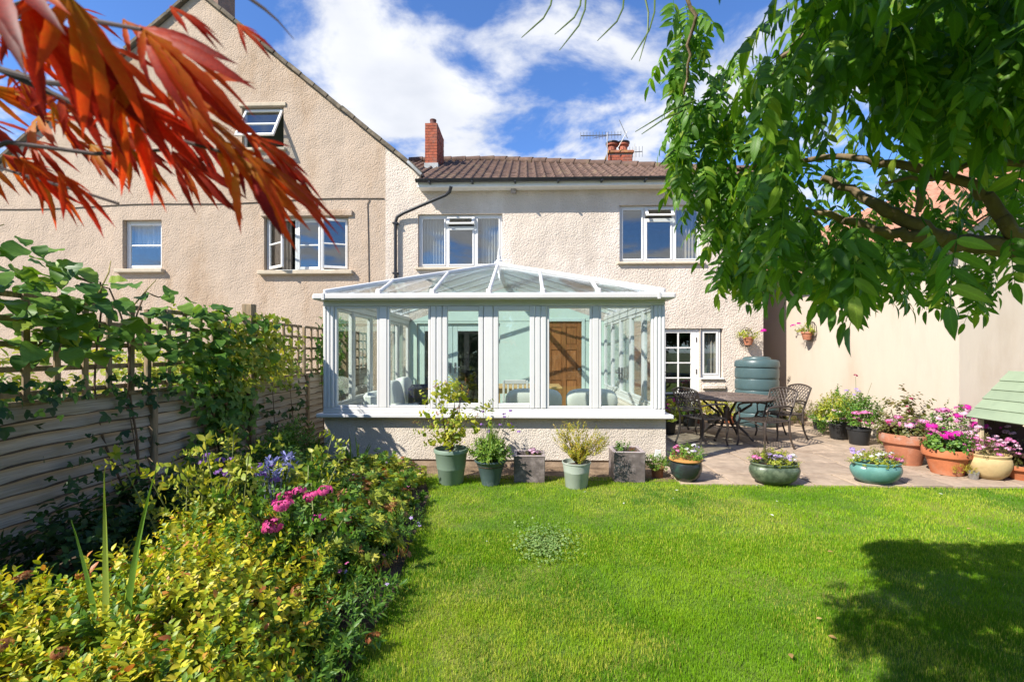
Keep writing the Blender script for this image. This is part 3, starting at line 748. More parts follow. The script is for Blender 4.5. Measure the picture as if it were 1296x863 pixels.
# brick chimney on the roof
cy = 11.9; cx0, cx1 = X_(538, cy), X_(553.5, cy); zb = ZE + .05 + (cy - YE) * TP
st = brick_stack(house, cx0, cx1, cy, cy + .95, zb - .1, Z_(154, cy)); st.name = 'chimney'
MB().box(cx0 - .02, cx1 + .02, cy - .02, cy + .97, zb - .45, zb + .13).build('lead_flashing', mat('lead', (.36, .37, .37), .6, var=.25, vscale=6, col2=(.25, .25, .24)), st)
MB().lathe([(.085, 0), (.085, .02), (.08, .16), (.088, .17), (.088, .20), (.07, .20), (.07, .05)], 16, o=((cx0 + cx1) / 2, cy + .25, Z_(154, cy))).build('chimney_pot', mat('dark_clay', (.13, .05, .04), .8, var=.2), st, smooth=True)
cy = 13.0; cx0, cx1 = X_(771, cy), X_(800.5, cy); ct = Z_(196, cy)
st = brick_stack(house, cx0, cx1, cy, cy + .6, ZE + .6, ct); st.name = 'chimney'
MB().cbox(cx0 - .04, cx1 + .04, cy - .04, cy + .64, ct, ct + .09, .02).build('chimney_cap', mat('lichened_cap', (.33, .13, .07), .9, var=.4, vscale=9, col2=(.42, .27, .04), dscale=5), st)
for px in (777, 791):
    x = X_(px, cy); MB().lathe([(.16, 0), (.15, .05), (.12, .10), (.125, .20), (.17, .23), (.17, .28), (.12, .28), (.12, .1)], 16, o=(x, cy + .25, ct + .09)).build('chimney_pot', mat('red_clay', (.30, .09, .05), .8, var=.25), st, smooth=True)
    MB().lathe([(.02, .28), (.19, .29), (.19, .325), (.03, .36)], 14, o=(x, cy + .25, ct + .09)).build('pot_cowl', BLACKP, st)

# ================================================================== neighbour's gabled house
nb = thing('neighbouring_house', 'tan roughcast house with a tall gable and stone-edged verge left of the conservatory', 'house', (X_(250, HY), HY, 0), world=True)
NX0 = -16.0; xa = X_(250, HY); za = rake(xa); LK = RAKE_K
def rakeL(x): return za + LK * -(x - xa) * -1 if False else za - abs(LK) * (xa - x)
n1w = (X_(155, HY), X_(204.5, HY), Z_(339, HY), Z_(274, HY)); n2w = (X_(334, HY), X_(441, HY), Z_(342, HY), Z_(272, HY)); n3w = (X_(306, HY), X_(359, HY), Z_(184, HY), Z_(130, HY))
XE = X_(250, HY) - (za - 5.3) / abs(LK)
mb = MB(); NZ = 5.3
wall_holes(mb, XE, XL, 0, NZ, [n1w, n2w], HY, .16)
# gable above NZ: strips under the rake with the attic opening cut out
hx0, hx1, hz0, hz1 = n3w
topz = lambda x: rake(x) if x > xa else rakeL(x)
def strip(x0, x1, zlo):
    xs = [x0] + ([xa] if x0 < xa < x1 else []) + [x1]
    mb.face([(x0, HY, zlo), (x1, HY, zlo)] + [(x, HY, max(topz(x), zlo)) for x in reversed(xs)])
strip(XE, hx0, NZ); strip(hx1, XL, NZ)
mb.face([(hx0, HY, NZ), (hx1, HY, NZ), (hx1, HY, hz0), (hx0, HY, hz0)]); strip(hx0, hx1, hz1)
e = HY + .14
mb.face([(hx0, HY, hz0), (hx0, HY, hz1), (hx0, e, hz1), (hx0, e, hz0)]); mb.face([(hx1, HY, hz1), (hx1, HY, hz0), (hx1, e, hz0), (hx1, e, hz1)]); mb.face([(hx0, HY, hz1), (hx1, HY, hz1), (hx1, e, hz1), (hx0, e, hz1)]); mb.face([(hx1, HY, hz0), (hx0, HY, hz0), (hx0, e, hz0), (hx1, e, hz0)])
mb.face([(XE, HY, 0), (XE, HY, NZ), (XE, HB, NZ), (XE, HB, 0)]); mb.face([(XE, HB, 0), (XE, HB, NZ), (XL, HB, NZ), (XL, HB, 0)])
mb.face([(XL - .01, HY + .01, 0), (XL - .01, HB, 0), (XL - .01, HB, NZ + 1.5), (XL - .01, HY + .01, rake(XL) - .1)])
mb.build('wall', TAN, nb)
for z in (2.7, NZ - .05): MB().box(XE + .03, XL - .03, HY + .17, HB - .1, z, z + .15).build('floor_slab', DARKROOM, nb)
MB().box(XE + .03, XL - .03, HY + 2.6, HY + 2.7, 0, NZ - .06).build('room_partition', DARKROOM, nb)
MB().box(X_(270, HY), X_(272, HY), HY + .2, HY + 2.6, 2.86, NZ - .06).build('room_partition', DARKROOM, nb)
# roof slopes and verge stones
slate = mat('slate', (.10, .095, .09), .7, var=.3, vscale=4); verge = mat('verge_mortar', (.15, .12, .085), .95, var=.45, vscale=5, bump=.6, bscale=30, col2=(.10, .085, .06), dscale=4)
mb = MB(); th = .09; xr = X_(535, HY)
for (x0_, z0_, x1_, z1_) in ((xa, za, xr, rake(xr)), (xa, za, XE - .4, rakeL(XE - .4))):
    y0_, y1_ = HY - .06, HB + .3; up = .02
    mb.add([(x0_, y0_, z0_ + up), (x1_, y0_, z1_ + up), (x1_, y1_, z1_ + up), (x0_, y1_, z0_ + up), (x0_, y0_, z0_ + up + th), (x1_, y0_, z1_ + up + th), (x1_, y1_, z1_ + up + th), (x0_, y1_, z0_ + up + th)],
           [(0, 1, 2, 3), (4, 7, 6, 5), (0, 4, 5, 1), (1, 5, 6, 2), (2, 6, 7, 3)])
nr = mb.build('roof', slate, nb)
for (x1_, zf) in ((xr, rake), (XE - .4, rakeL)):
    n = 17
    for i in range(n):
        p = Vector((xa + (x1_ - xa) * i / n, HY - .05, 0)); q = Vector((xa + (x1_ - xa) * (i + .985) / n, HY - .05, 0)); p.z = zf(p.x) + .065 + random.uniform(-.012, .012); q.z = zf(q.x) + .065 + random.uniform(-.012, .012)
        MB().bar(p, q, .09, .085, (0, 0, 1), .012).build('verge_stone', verge, nr)
# small lead valley where the verge meets the lower roof
p, q = at(516, 205, HY - .10), at(534, 222, HY - .10); MB().bar(p, q, .10, .06, (0, 0, 1), .01).build('verge_flashing', MATS['lead'], nr)
cx0, cx1 = X_(229, 10.25), X_(277, 10.25)
st = MB().cbox(cx0, cx1, 10.25, 10.85, za - 1.0, za + 2.0, .02).build('chimney', mat('chimney_render', (.30, .19, .14), .95, var=.25, vscale=6, bump=.8, bscale=30, bdist=.02, col2=(.14, .07, .05), dscale=1.5), nb)
MB().cbox(cx0 - .06, cx1 + .06, 10.19, 10.91, za + 2.0, za + 2.12, .02).build('chimney_cap', MORTAR, st)
def old_casement(win, x0, x1, z0, z1, y, zb, M=None):
    s = MB()
    w = .05
    for a, b_ in ((x0, x0 + w), (x1 - w, x1)): s.cbox(a, b_, y, y + .045, z0, z1, .006, M)
    for a, b_ in ((z0, z0 + w * 1.2), (z1 - w, z1), (zb - .016, zb + .016)): s.cbox(x0 + w - .001, x1 - w + .001, y + .002, y + .043, a, b_, .006, M)
    s.build('casement', WHITE_PAINT, win)
    for a, b_ in ((z0 + w * 1.1, zb - .012), (zb + .012, z1 - w * .9)): pane(win, x0 + w * .9, x1 - w * .9, a, b_, y + .02, M=M)
# single two-pane window
x0, x1, z0, z1 = n1w; fx0 = X_(161.5, HY); fr = MB(); sash(fr, x0 + .01, x1 - .004, z0 + .01, z1 - .004, HY + .14, HY + .2, .05)
fr = MB(); sash(fr, x0 + .004, x1 - .004, z0 + .02, z1 - .004, HY + .11, HY + .18, .04); win = fr.build('window', WHITE_PAINT, nb)
old_casement(win, x0 + .05, x1 - .05, z0 + .06, z1 - .05, HY + .10, Z_(306, HY)); MB().cbox(x0 - .12, x1 + .08, HY - .10, HY + .11, z0 - .07, z0 + .012, .012).build('window_sill', STONE_SILL, win)
curtain(win, x0 + .03, x1 - .03, (z0 + z1) / 2, z1 - .02, HY + .30, CURTAIN)
# three-light window with two casements ajar
x0, x1, z0, z1 = n2w; fr = MB(); sash(fr, x0 + .004, x1 - .004, z0 + .02, z1 - .004, HY + .11, HY + .18, .04)
m1, m2 = X_(372, HY), X_(405, HY)
for c in (m1, m2): fr.cbox(c - .03, c + .03, HY + .112, HY + .178, z0 + .05, z1 - .04, .006)
win = fr.build('window', WHITE_PAINT, nb); zb = Z_(307, HY)
old_casement(win, m1 + .035, m2 - .035, z0 + .06, z1 - .05, HY + .10, zb)
for hx, ang, x0c, x1c in ((x0 + .05, -34, 0, m1 - x0 - .09), (x1 - .05, 20, -(x1 - m2 - .09), 0)):
    M = Matrix.Translation((hx, HY + .09, 0)) @ Matrix.Rotation(R(ang), 4, 'Z'); old_casement(win, x0c, x1c, z0 + .06, z1 - .05, 0, zb, M)
MB().cbox(x0 - .10, x1 + .12, HY - .11, HY + .11, z0 - .075, z0 + .012, .012).build('window_sill', STONE_SILL, win)
MB().cbox(x0 - .06, x1 + .10, HY - .05, HY + .02, z1 + .004, z1 + .13, .012).build('lintel', TAN, win)
curtain(win, x0 + .25, x0 + .5, z0 + .04, z1 - .02, HY + .26, CURTAIN2, 3)
# attic window, pushed open at the foot
x0, x1, z0, z1 = n3w; fr = MB(); sash(fr, x0 + .004, x1 - .004, z0 + .01, z1 - .004, HY + .08, HY + .14, .04); win = fr.build('window', WHITE_PAINT, nb)
M = Matrix.Translation((0, HY + .07, z1 - .045)) @ Matrix.Rotation(R(-28), 4, 'X'); old_casement(win, x0 + .045, x1 - .045, -(z1 - z0) + .09, 0, -.02, -(z1 - z0) * .5, M)
MB().cbox(x0 - .06, x1 + .06, HY - .07, HY + .08, z0 - .06, z0 + .008, .01).build('window_sill', STONE_SILL, win)
MB().cbox(x0 - .06, x1 + .06, HY - .03, HY + .02, z1 + .004, z1 + .09, .01).build('lintel', STONE_SILL, win)
# wires pinned to the wall
cb = MB(); cb.tube([at(px, 265 - 14.5 * px / 490 + 1.3 * math.sin(px / 37), HY - .012) for px in range(-60, 500, 14)], .011, 5); cb.tube([at(468, 253, HY - .012), at(465, 258, HY - .012), at(466, 300, HY - .012), at(467, 372, HY - .012)], .009, 5); cb.build('wall_cable', mat('old_cable', (.12, .09, .07), .8), nb)

# ================================================================== outbuilding on the right
OX, OY = 6.02, 6.5
ob = thing('outbuilding', 'smooth pale cream rendered outbuilding with terracotta roof along the right of the patio', 'building', (OX, OY, 0), world=True)
OZ = 3.08; mb = MB(); nyy = 10
mb.face([(OX, 20, 0), (OX, OY, 0), (OX, OY, OZ), (OX, 20, OZ)]); mb.face([(OX, OY, 0), (11.5, OY, 0), (11.5, OY, OZ), (8.76, OY, OZ + 2.0), (OX, OY, OZ)])
mb.face([(11.5, OY, 0), (11.5, 20, 0), (11.5, 20, OZ), (11.5, OY, OZ)]); mb.face([(OX, 20, 0), (OX, 20, OZ), (8.76, 20, OZ + 2), (11.5, 20, OZ), (11.5, 20, 0)])
mb.build('wall', SMOOTH, ob)
sl = MB(); sl.face([(OX - .18, OY - .12, OZ - .06), (8.76, OY - .12, OZ + 2.04), (8.76, 20.2, OZ + 2.04), (OX - .18, 20.2, OZ - .06)]); sl.face([(8.76, OY - .12, OZ + 2.04), (11.7, OY - .12, OZ - .06), (11.7, 20.2, OZ - .06), (8.76, 20.2, OZ + 2.04)])
rf = sl.build('roof', TERRA_TILE, ob)
mb = MB(); tile_field(mb, -20.2, -(OY - .14), 0, 0, math.atan2(2.1, 2.94), lambda x: 2.9, tw=.26, course=.3)
mb.v = [(OX - .2 + y, -x, OZ - .05 + z) for x, y, z in mb.v]; mb.build('roof_tiles', TERRA_TILE, rf, kind='stuff')
MB().cbox(OX - .17, OX - .14, OY - .1, 20, OZ - .2, OZ - .07, .004).build('fascia', mat('grey_board', (.32, .33, .33), .6), ob)
MB().tube([(OX - .22, OY - .1, OZ - .08), (OX - .22, 20, OZ - .08)], .05, 10).build('gutter', MATS['grey_board'], ob, smooth=True)
# ================================================================== conservatory
FY = 5.85
con = thing('conservatory', 'white framed glass conservatory with hipped glass roof on a cream dwarf wall', 'conservatory', ((CX0 + CX1) / 2, FY, 0), world=True)
ZS, ZT = .70, 2.15        # sill top, head of the frame
mb = MB(); wx0, wx1, wy = CX0 - .02, CX1 + .01, FY + .05
t = .22
for (a, b_, c, d) in ((wx0, wx1, wy, wy + t), (wx0, wx0 + t, wy + t, HY - .002), (wx1 - t, wx1, wy + t, HY - .002)): mb.box(a, b_, c, d, .10, .645)
mb.build('dwarf_wall', DWARF, con)
mb = MB()
for (a, b_, c, d) in ((wx0 + .02, wx1 - .02, wy + .02, wy + t), (wx0 + .02, wx0 + t, wy + t, HY - .002), (wx1 - t, wx1 - .02, wy + t, HY - .002)): mb.box(a, b_, c, d, -.02, .099)
mb.build('plinth', mat('plinth_concrete', (.26, .19, .13), .95, var=.3, vscale=6, bump=.6, bscale=30, col2=(.16, .12, .09)), con)
mb = MB(); mb.cbox(CX0 - .09, CX1 + .085, FY - .055, FY + .18, .646, .70, .012); mb.build('sill', WHITE, con)
for x in (CX0 - .09, CX1 - .1): MB().cbox(x, x + .185, FY + .182, HY - .003, .648, .699, .01).build('sill', WHITE, con)
MB().box(CX0 + .2, CX1 - .2, FY + .27, HY - .003, .0, .12).build('floor', mat('floor_tile', (.42, .38, .33), .5, var=.12, vscale=3, bump=.1), con)
Y0, Y1 = FY, FY + .07
def frame_run(name, boxes):
    m = MB()
    for bx in boxes: m.cbox(*bx, .006)
    return m.build(name, WHITE, con)
# front: corner posts with reeded faces, mullions
def post(px0, px1, z0=ZS, z1=ZT, y0=Y0, y1=Y1, reeds=0):
    a, b_ = X_(px0, FY), X_(px1, FY); m = MB().cbox(a, b_, y0, y1, z0 + .072, z1 - .062, .006)
    w = (b_ - a) / max(reeds, 1)
    for k in range(reeds): m.cbox(a + k * w + .006, a + (k + 1) * w - .006, y0 - .012, y0 + .01, z0 + .072, z1 - .062, .008)
    return m.build('post', WHITE, con)
XC0, XC1 = X_(409, FY), X_(842, FY)
MB().cbox(XC0, XC1, Y0 - .006, Y1, ZS, ZS + .07, .008).build('bottom_rail', WHITE, con)
MB().cbox(XC0, XC1, Y0 - .006, Y1, ZT - .06, ZT + .03, .008).build('head_rail', WHITE, con)
post(409, 423, reeds=3); post(828, 842, reeds=3)
for a, b_ in ((480, 489.5), (750, 758)): post(a, b_)
for a, b_ in ((545, 560), (677, 692)): post(a, b_, reeds=2)
post(612, 624.5, reeds=1)
def fsash(px0, px1, w, out=0.0, z1=None):
    a, b_ = X_(px0, FY), X_(px1, FY); m = MB(); z1 = z1 or ZT - .062
    sash(m, a, b_, ZS + .072, z1, Y0 + .006 - out, Y1 - .006, w); s = m.build('sash', WHITE, con)
    pane(con, a + w - .006, b_ - w + .006, ZS + .072 + w - .006, z1 - w + .006, Y0 + .04, CPANE)
    return s
for a, b_ in ((423.3, 479.7), (489.8, 544.7), (692.3, 749.7), (758.3, 827.7)): fsash(a, b_, .03)
for a, b_ in ((560.3, 611.7), (624.8, 676.7)):
    fsash(a, b_, .062, .018)
# side walls: mullions and panes
def side(X, sgn, door=None):
    xa, xb = (X, X + .07) if sgn > 0 else (X - .07, X)
    MB().cbox(xa, xb, FY + .075, HY - .02, ZS + .001, ZS + .069, .006).build('bottom_rail', WHITE, con)
    MB().cbox(xa, xb, FY + .075, HY - .02, ZT - .059, ZT + .029, .006).build('head_rail', WHITE, con)
    n = 5; ys = [FY + .08 + (HY - .03 - FY - .08) * k / n for k in range(n + 1)]
    for k, yy in enumerate(ys):
        MB().cbox(xa, xb, yy - (.0 if k == 0 else .03), yy + (.03 if k < n else 0), ZS + .072, ZT - .062, .006).build('post', WHITE, con)
    for k in range(n):
        a, b_ = ys[k] + .031, ys[k + 1] - .031; w = .05 if k % 2 else .03
        m = MB(); x0, x1 = xa + .008, xb - .008; z0, z1 = ZS + .074, ZT - .064
        m.cbox(x0, x1, a, a + w, z0, z1, .005); m.cbox(x0, x1, b_ - w, b_, z0, z1, .005)
        m.cbox(x0 + .002, x1 - .002, a + w - .001, b_ - w + .001, z0, z0 + w, .005); m.cbox(x0 + .002, x1 - .002, a + w - .001, b_ - w + .001, z1 - w, z1, .005)
        m.build('sash', WHITE, con)
        xm = (xa + xb) / 2; MB().box(xm - .003, xm + .003, a + w - .006, b_ - w + .006, z0 + w - .006, z1 - w + .006).build('pane', CPANE, con)
side(XC0, 1); side(XC1, -1)
for yy, s_ in ((8.05, 1), (8.3, -1)):          # handles of the side doors
    h = MB(); h.cbox(XC1 - .10, XC1 - .072, yy - .015, yy + .015, 1.0, 1.22, .004); h.tube([(XC1 - .1, yy, 1.12), (XC1 - .14, yy, 1.12), (XC1 - .14, yy + s_ * .11, 1.12)], .01, 6); h.build('door_handle', STEEL, con)
# eaves: gutter along three sides
GZ = 2.185
EX0, EX1, EY = CX0 - .085, CX1 + .07, FY - .12
def eaves(a, b_, name='gutter'):
    m = MB(); m.bar(a, b_, .10, .075, (0, 0, 1), .018); m.build(name, mat('pale_gutter', (.60, .57, .55), .4, var=.05), con)
eaves((EX0, EY, GZ + .01), (EX1, EY, GZ + .01)); eaves((EX0 + .05, EY + .052, GZ + .01), (EX0 + .05, HY - .01, GZ + .01)); eaves((EX1 - .05, EY + .052, GZ + .01), (EX1 - .05, HY - .01, GZ + .01))
MB().cbox(EX0 + .09, EX1 - .09, EY + .055, EY + .15, GZ - .005, GZ + .065, .006).build('eaves_beam', WHITE, con)
for x in (EX0 + .105, EX1 - .16): MB().cbox(x, x + .055, EY + .152, HY - .01, GZ - .005, GZ + .065, .006).build('eaves_beam', WHITE, con)
for px in (411, 833): x = X_(px, EY); MB().cbox(x - .02, x + .02, EY - .058, EY - .04, GZ - .035, GZ + .055, .006).build('gutter_union', MATS['pale_gutter'], con)
# roof: hip in front, ridge running back to the house
RZ0 = GZ + .075; AP = Vector((-.44, 7.55, 2.93)); AB = Vector((-.44, HY - .005, 2.93))
c00, c10 = Vector((EX0 + .10, EY + .07, RZ0)), Vector((EX1 - .10, EY + .07, RZ0)); c01, c11 = Vector((EX0 + .10, HY - .005, RZ0)), Vector((EX1 - .10, HY - .005, RZ0))
def rbar(a, b_, w=.045, h=.042, name='rafter', cap=True):
    m = MB(); n = (b_ - a).normalized(); m.bar(a, b_, w, h, (0, 0, 1), .012); m.build(name, WHITE, con)
def rpane(pts):
    n = (pts[1] - pts[0]).cross(pts[2] - pts[0]).normalized()
    if n.z < 0: n = -n
    m = MB(); lo = [p - n * .006 for p in pts]; hi = [p + n * .006 for p in pts]; k = len(pts)
    m.add(lo + hi, [tuple(range(k))[::-1], tuple(range(k, 2 * k))] + [(i, (i + 1) % k, k + (i + 1) % k, k + i) for i in range(k)])
    m.build('roof_pane', ROOFPANE, con)
def front_top(x):   # point of the front hip slope above eave x
    if x < AP.x: f = (x - c00.x) / (AP.x - c00.x); return c00.lerp(AP, f)
    f = (c10.x - x) / (c10.x - AP.x); return c10.lerp(AP, f)
fx = [c00.x] + [X_(p, c00.y) for p in (480, 548, 619, 687, 757)] + [c10.x]
for a, b_ in zip(fx, fx[1:]):
    pa, pb = Vector((a, c00.y, RZ0)), Vector((b_, c00.y, RZ0)); ta, tb = front_top(a), front_top(b_)
    pts = [p for i, p in enumerate([pa, pb, tb, AP if a < AP.x < b_ else None, ta]) if p is not None]
    q = []
    for p in pts:
        if not q or (p - q[-1]).length > 1e-4: q.append(p)
    if (q[0] - q[-1]).length < 1e-4: q.pop()
    rpane(q)
for x in fx[1:-1]:
    a = Vector((x, c00.y - .02, RZ0 + .005)); t = front_top(x); rbar(a, t + Vector((0, 0, .012)))
    MB().cbox(x - .034, x + .034, c00.y - .055, c00.y + .0, RZ0 - .03, RZ0 + .04, .012).build('rafter_end_cap', MATS['pale_gutter'], con)
for s_, ca, cb in ((-1, c00, c01), (1, c10, c11)):
    ys = [ca.y, 6.35, 6.95, AP.y, 8.2, 8.8, 9.4, HY - .005]
    def top(y): return ca.lerp(AP, (y - ca.y) / (AP.y - ca.y)) if y < AP.y else Vector((AP.x, y, AP.z))
    for y0, y1 in zip(ys, ys[1:]):
        q = []
        for p in [Vector((ca.x, y0, RZ0)), Vector((ca.x, y1, RZ0)), top(y1), top(y0)]:
            if not q or min((p - r_).length for r_ in q) > 1e-4: q.append(p)
        rpane(q)
    for y in ys[1:-1]: rbar(Vector((ca.x, y, RZ0 + .005)), top(y) + Vector((0, 0, .012)))
    rbar(ca + Vector((0, 0, .012)), AP + Vector((0, 0, .02)), .062, .055, 'hip_bar')
rbar(AP + Vector((0, -.02, .022)), AB + Vector((0, 0, .022)), .10, .08, 'ridge_beam')
fin = MB(); fin.lathe([(.05, -.01), (.055, .03), (.03, .05), (.035, .09), (.018, .13), (.022, .16), (.010, .22), (.003, .26)], 12, o=(AP.x, AP.y, AP.z + .05)); fin.build('finial', WHITE, con, smooth=True)
MB().cbox(AP.x - .075, AP.x + .075, AP.y - .06, AP.y + .05, AP.z - .035, AP.z + .055, .012).build('ridge_cap', MATS['pale_gutter'], con)

# ---------------------------------------------------------------- things inside the conservatory
def pillow(sx, sy, sz, e=.45, n=20, m=12):
    V = []; F = []
    f = lambda c, p: math.copysign(abs(c) ** p, c)
    for i in range(m + 1):
        a = -math.pi / 2 + math.pi * i / m
        for j in range(n):
            b_ = 2 * math.pi * j / n
            V.append((sx / 2 * f(math.cos(a), e) * f(math.cos(b_), e), sy / 2 * f(math.cos(a), e) * f(math.sin(b_), e), sz / 2 * f(math.sin(a), .75)))
    for i in range(m):
        for j in range(n): F.append((i * n + j, i * n + (j + 1) % n, (i + 1) * n + (j + 1) % n, (i + 1) * n + j))
    return V, F
def cushion(root, size, loc, rot, m, name='cushion'):
    V, F = pillow(*size); M = Matrix.Translation(loc) @ Matrix.Rotation(rot[2], 4, 'Z') @ Matrix.Rotation(rot[0], 4, 'X') @ Matrix.Rotation(rot[1], 4, 'Y')
    return MB().add([M @ Vector(v) for v in V], F).build(name, m, root, smooth=True)
PALE = mat('pale_upholstery', (.68, .69, .66), .9, var=.06, vscale=6, bump=.2, bscale=80)
NAVY = mat('navy_cloth', (.022, .026, .05), .9, var=.2); WICK = mat('wicker', (.30, .19, .10), .8, var=.35, vscale=30, bump=1, bscale=60, bdist=.01); OAK = mat('oak', (.48, .30, .11), .5, var=.2, vscale=5, streak=(1, 8, 8))
s = thing('sofa', 'pale grey upholstered sofa along the left glass wall inside the conservatory', 'sofa', (-1.95, 7.5, .12), R(90))
MB().cbox(-.95, .95, -.42, .42, .06, .34, .05).build('base', PALE, s)
MB().cbox(-.95, .95, .24, .44, .3, .78, .06).build('backrest', PALE, s)
for x in (-.98, .84): MB().cbox(x, x + .16, -.42, .40, .06, .62, .05).build('armrest', PALE, s)
for x in (-.43, .43): cushion(s, (.82, .62, .18), (x, -.08, .42), (0, 0, 0), PALE, 'seat_cushion')
for x, z in ((-.55, .7), (.1, .72)): cushion(s, (.55, .22, .48), (x, .08, z), (R(-12), 0, 0), PALE)
for x in (-.85, .85):
    for y in (-.34, .34): MB().tube([(x, y, 0), (x, y, .06)], .025, 8).build('leg', OAK, s)
c = thing('navy_armchair', 'navy blue armchair standing before the French doors inside the conservatory', 'armchair', (-1.35, 7.05, .12), R(35))
MB().cbox(-.36, .36, -.36, .36, .16, .40, .05).build('seat', NAVY, c); MB().cbox(-.36, .36, .26, .42, .38, .86, .06).build('backrest', NAVY, c)
for x in (-.40, .28): MB().cbox(x, x + .12, -.36, .30, .16, .60, .04).build('armrest', NAVY, c)
for x in (-.3, .3):
    for y in (-.3, .3): MB().tube([(x, y, 0), (x, y, .17)], .02, 8).build('leg', OAK, c)
for k, (x, w, lab) in enumerate(((.18, .86, 'wicker sofa with pale cushions, beside the slatted chair, its back to the glass'), (1.02, .78, 'wicker sofa with pale cushions in the corner by the conservatory side door'))):
    s = thing('wicker_sofa', lab, 'sofa', (x - .06, 6.92, .12), R(180), 'wicker sofas in the conservatory')
    MB().cbox(-w / 2, w / 2, -.36, .36, .05, .32, .04).build('base', WICK, s); MB().cbox(-w / 2, w / 2, .28, .38, .30, .60, .03).build('backrest', WICK, s)
    cushion(s, (w - .06, .6, .16), (0, -.06, .39), (0, 0, 0), PALE, 'seat_cushion'); cushion(s, (w - .03, .22, .36), (0, .27, .66), (R(-8), 0, 0), PALE, 'back_cushion')
t = thing('dining_table', 'oak dining table inside the conservatory near the pine door', 'table', (.12, 8.7, .12))
MB().cbox(-.75, .55, -.42, .42, .70, .74, .008).build('tabletop', OAK, t); MB().cbox(-.68, .48, -.36, .36, .61, .698, .005).build('apron', OAK, t)
for x in (-.66, .46):
    for y in (-.34, .34): MB().cbox(x - .035, x + .035, y - .035, y + .035, 0, .61, .006).build('leg', OAK, t)
c = thing('slatted_chair', 'white wooden slat-back chair at the oak table inside the conservatory', 'chair', (-.16, 7.5, .12), R(180))
WC = mat('painted_wood', (.62, .60, .54), .5, var=.05)
MB().cbox(-.21, .21, -.2, .2, .43, .46, .01).build('seat', WC, c)
for x in (-.19, .19): MB().cbox(x - .018, x + .018, .17, .205, .46, .92, .006).build('back_post', WC, c)
MB().cbox(-.17, .17, .175, .20, .86, .93, .008).build('top_rail', WC, c)
for x in (-.12, -.04, .04, .12): MB().cbox(x - .016, x + .016, .18, .195, .46, .86, .003).build('slat', WC, c)
for x in (-.18, .18):
    for y in (-.17, .18): MB().cbox(x - .018, x + .018, y - .018, y + .018, 0, .43, .005).build('leg', WC, c)

# ================================================================== fence with trellis
FX = -3.30
WOOD = mat('weathered_fence_wood', (0.37, 0.315, 0.245), .92, var=.30, vscale=7, streak=(9, .45, 16), bump=.4, bscale=10, bdist=.006, col2=(.25, .20, .13), dscale=2.5, dirt=(.45, .72))
POSTW = mat('fence_post_wood', (0.28, 0.20, 0.12), .92, var=.3, vscale=5, streak=(8, 8, 1.2), bump=.5, bscale=10, bdist=.006, col2=(.13, .12, .075), dscale=3)
fence = thing('garden_fence', 'weathered overlap board fence topped with square trellis left of the flower bed', 'fence', (FX, 4, 0), world=True)
LAPSHADE = mat('lap_shade_line', (.085, .062, .042), .95, var=.4, vscale=12, streak=(5, 1.5, 9), bump=.5, bscale=20)
BL = 1.40; variants = []
for k in range(4):
    mb = MB(); n = 14; ph = random.uniform(0, 9)
    for i in range(n + 1):
        y = BL * i / n; wv = .004 * math.sin(y * 5 + ph) + .003 * math.sin(y * 13 + ph * 2); bk = wv + .010 + .004 * math.sin(y * 9 + ph) + .003 * math.sin(y * 23)
        mb.v += [(.004, y, .118), (.012, y, .118), (.052 - .34 * (bk - wv), y, bk), (.054, y, wv), (.036, y, wv)]
    for i in range(n):
        a = 5 * i
        for q in range(5): mb.f.append((a + q, a + (q + 1) % 5, a + 5 + (q + 1) % 5, a + 5 + q))
    mb.f += [(4, 3, 2, 1, 0), tuple(5 * n + q for q in range(5))]
    me = mb.mesh('fence_board', WOOD); me.materials.append(LAPSHADE)          # waney boards: dark lower edge paints in the shade line at each overlap
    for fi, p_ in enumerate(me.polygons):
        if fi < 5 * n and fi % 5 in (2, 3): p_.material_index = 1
    variants.append(me)
posts = [-.34, 1.06, 2.47, 3.88, 5.28, 6.69, 8.10, 9.5]
for p in range(7):
    y0, y1 = posts[p], posts[p + 1]
    for r_ in range(12):
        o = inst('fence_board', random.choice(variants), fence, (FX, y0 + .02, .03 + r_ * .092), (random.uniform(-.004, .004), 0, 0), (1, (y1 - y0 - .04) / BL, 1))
    MB().cbox(FX - .02, FX + .04, y0 + .01, y1 - .01, 1.145, 1.175, .006).build('capping_rail', POSTW, fence)
for p, yy in enumerate(posts):
    tall = p % 2 == 0
    w = .05 if tall else .028
    MB().cbox(FX + .002 - w * .5, FX + .05 + w, yy - w, yy + w, 0, (2.06 if p > 1 else 1.22) if tall else 1.143, .008).build('fence_post', POSTW, fence)
    if not tall and p > 2: MB().cbox(FX - .02, FX + .02, yy - .02, yy + .02, 1.176, 1.87, .004).build('trellis_post', POSTW, fence)
vs = MB().cbox(-.010, .010, -.021, .021, 1.176, 1.88, .003).mesh('trellis_slat', POSTW)
for k in range(37):
    yy = 2.3 + .2 * k
    if yy > 2.5 and min(abs(yy - p) for p in posts) > .06: inst('trellis_slat', vs, fence, (FX + .012, yy, 0), (random.uniform(-.006, .006), 0, 0))
for p in range(2, 7):
    y0, y1 = posts[p] + .055, posts[p + 1] - .055
    for z in (1.22, 1.385, 1.55, 1.715, 1.87): MB().cbox(FX - .016, FX + .001, y0, y1, z - .019, z + .019, .003).build('trellis_rail', POSTW, fence)

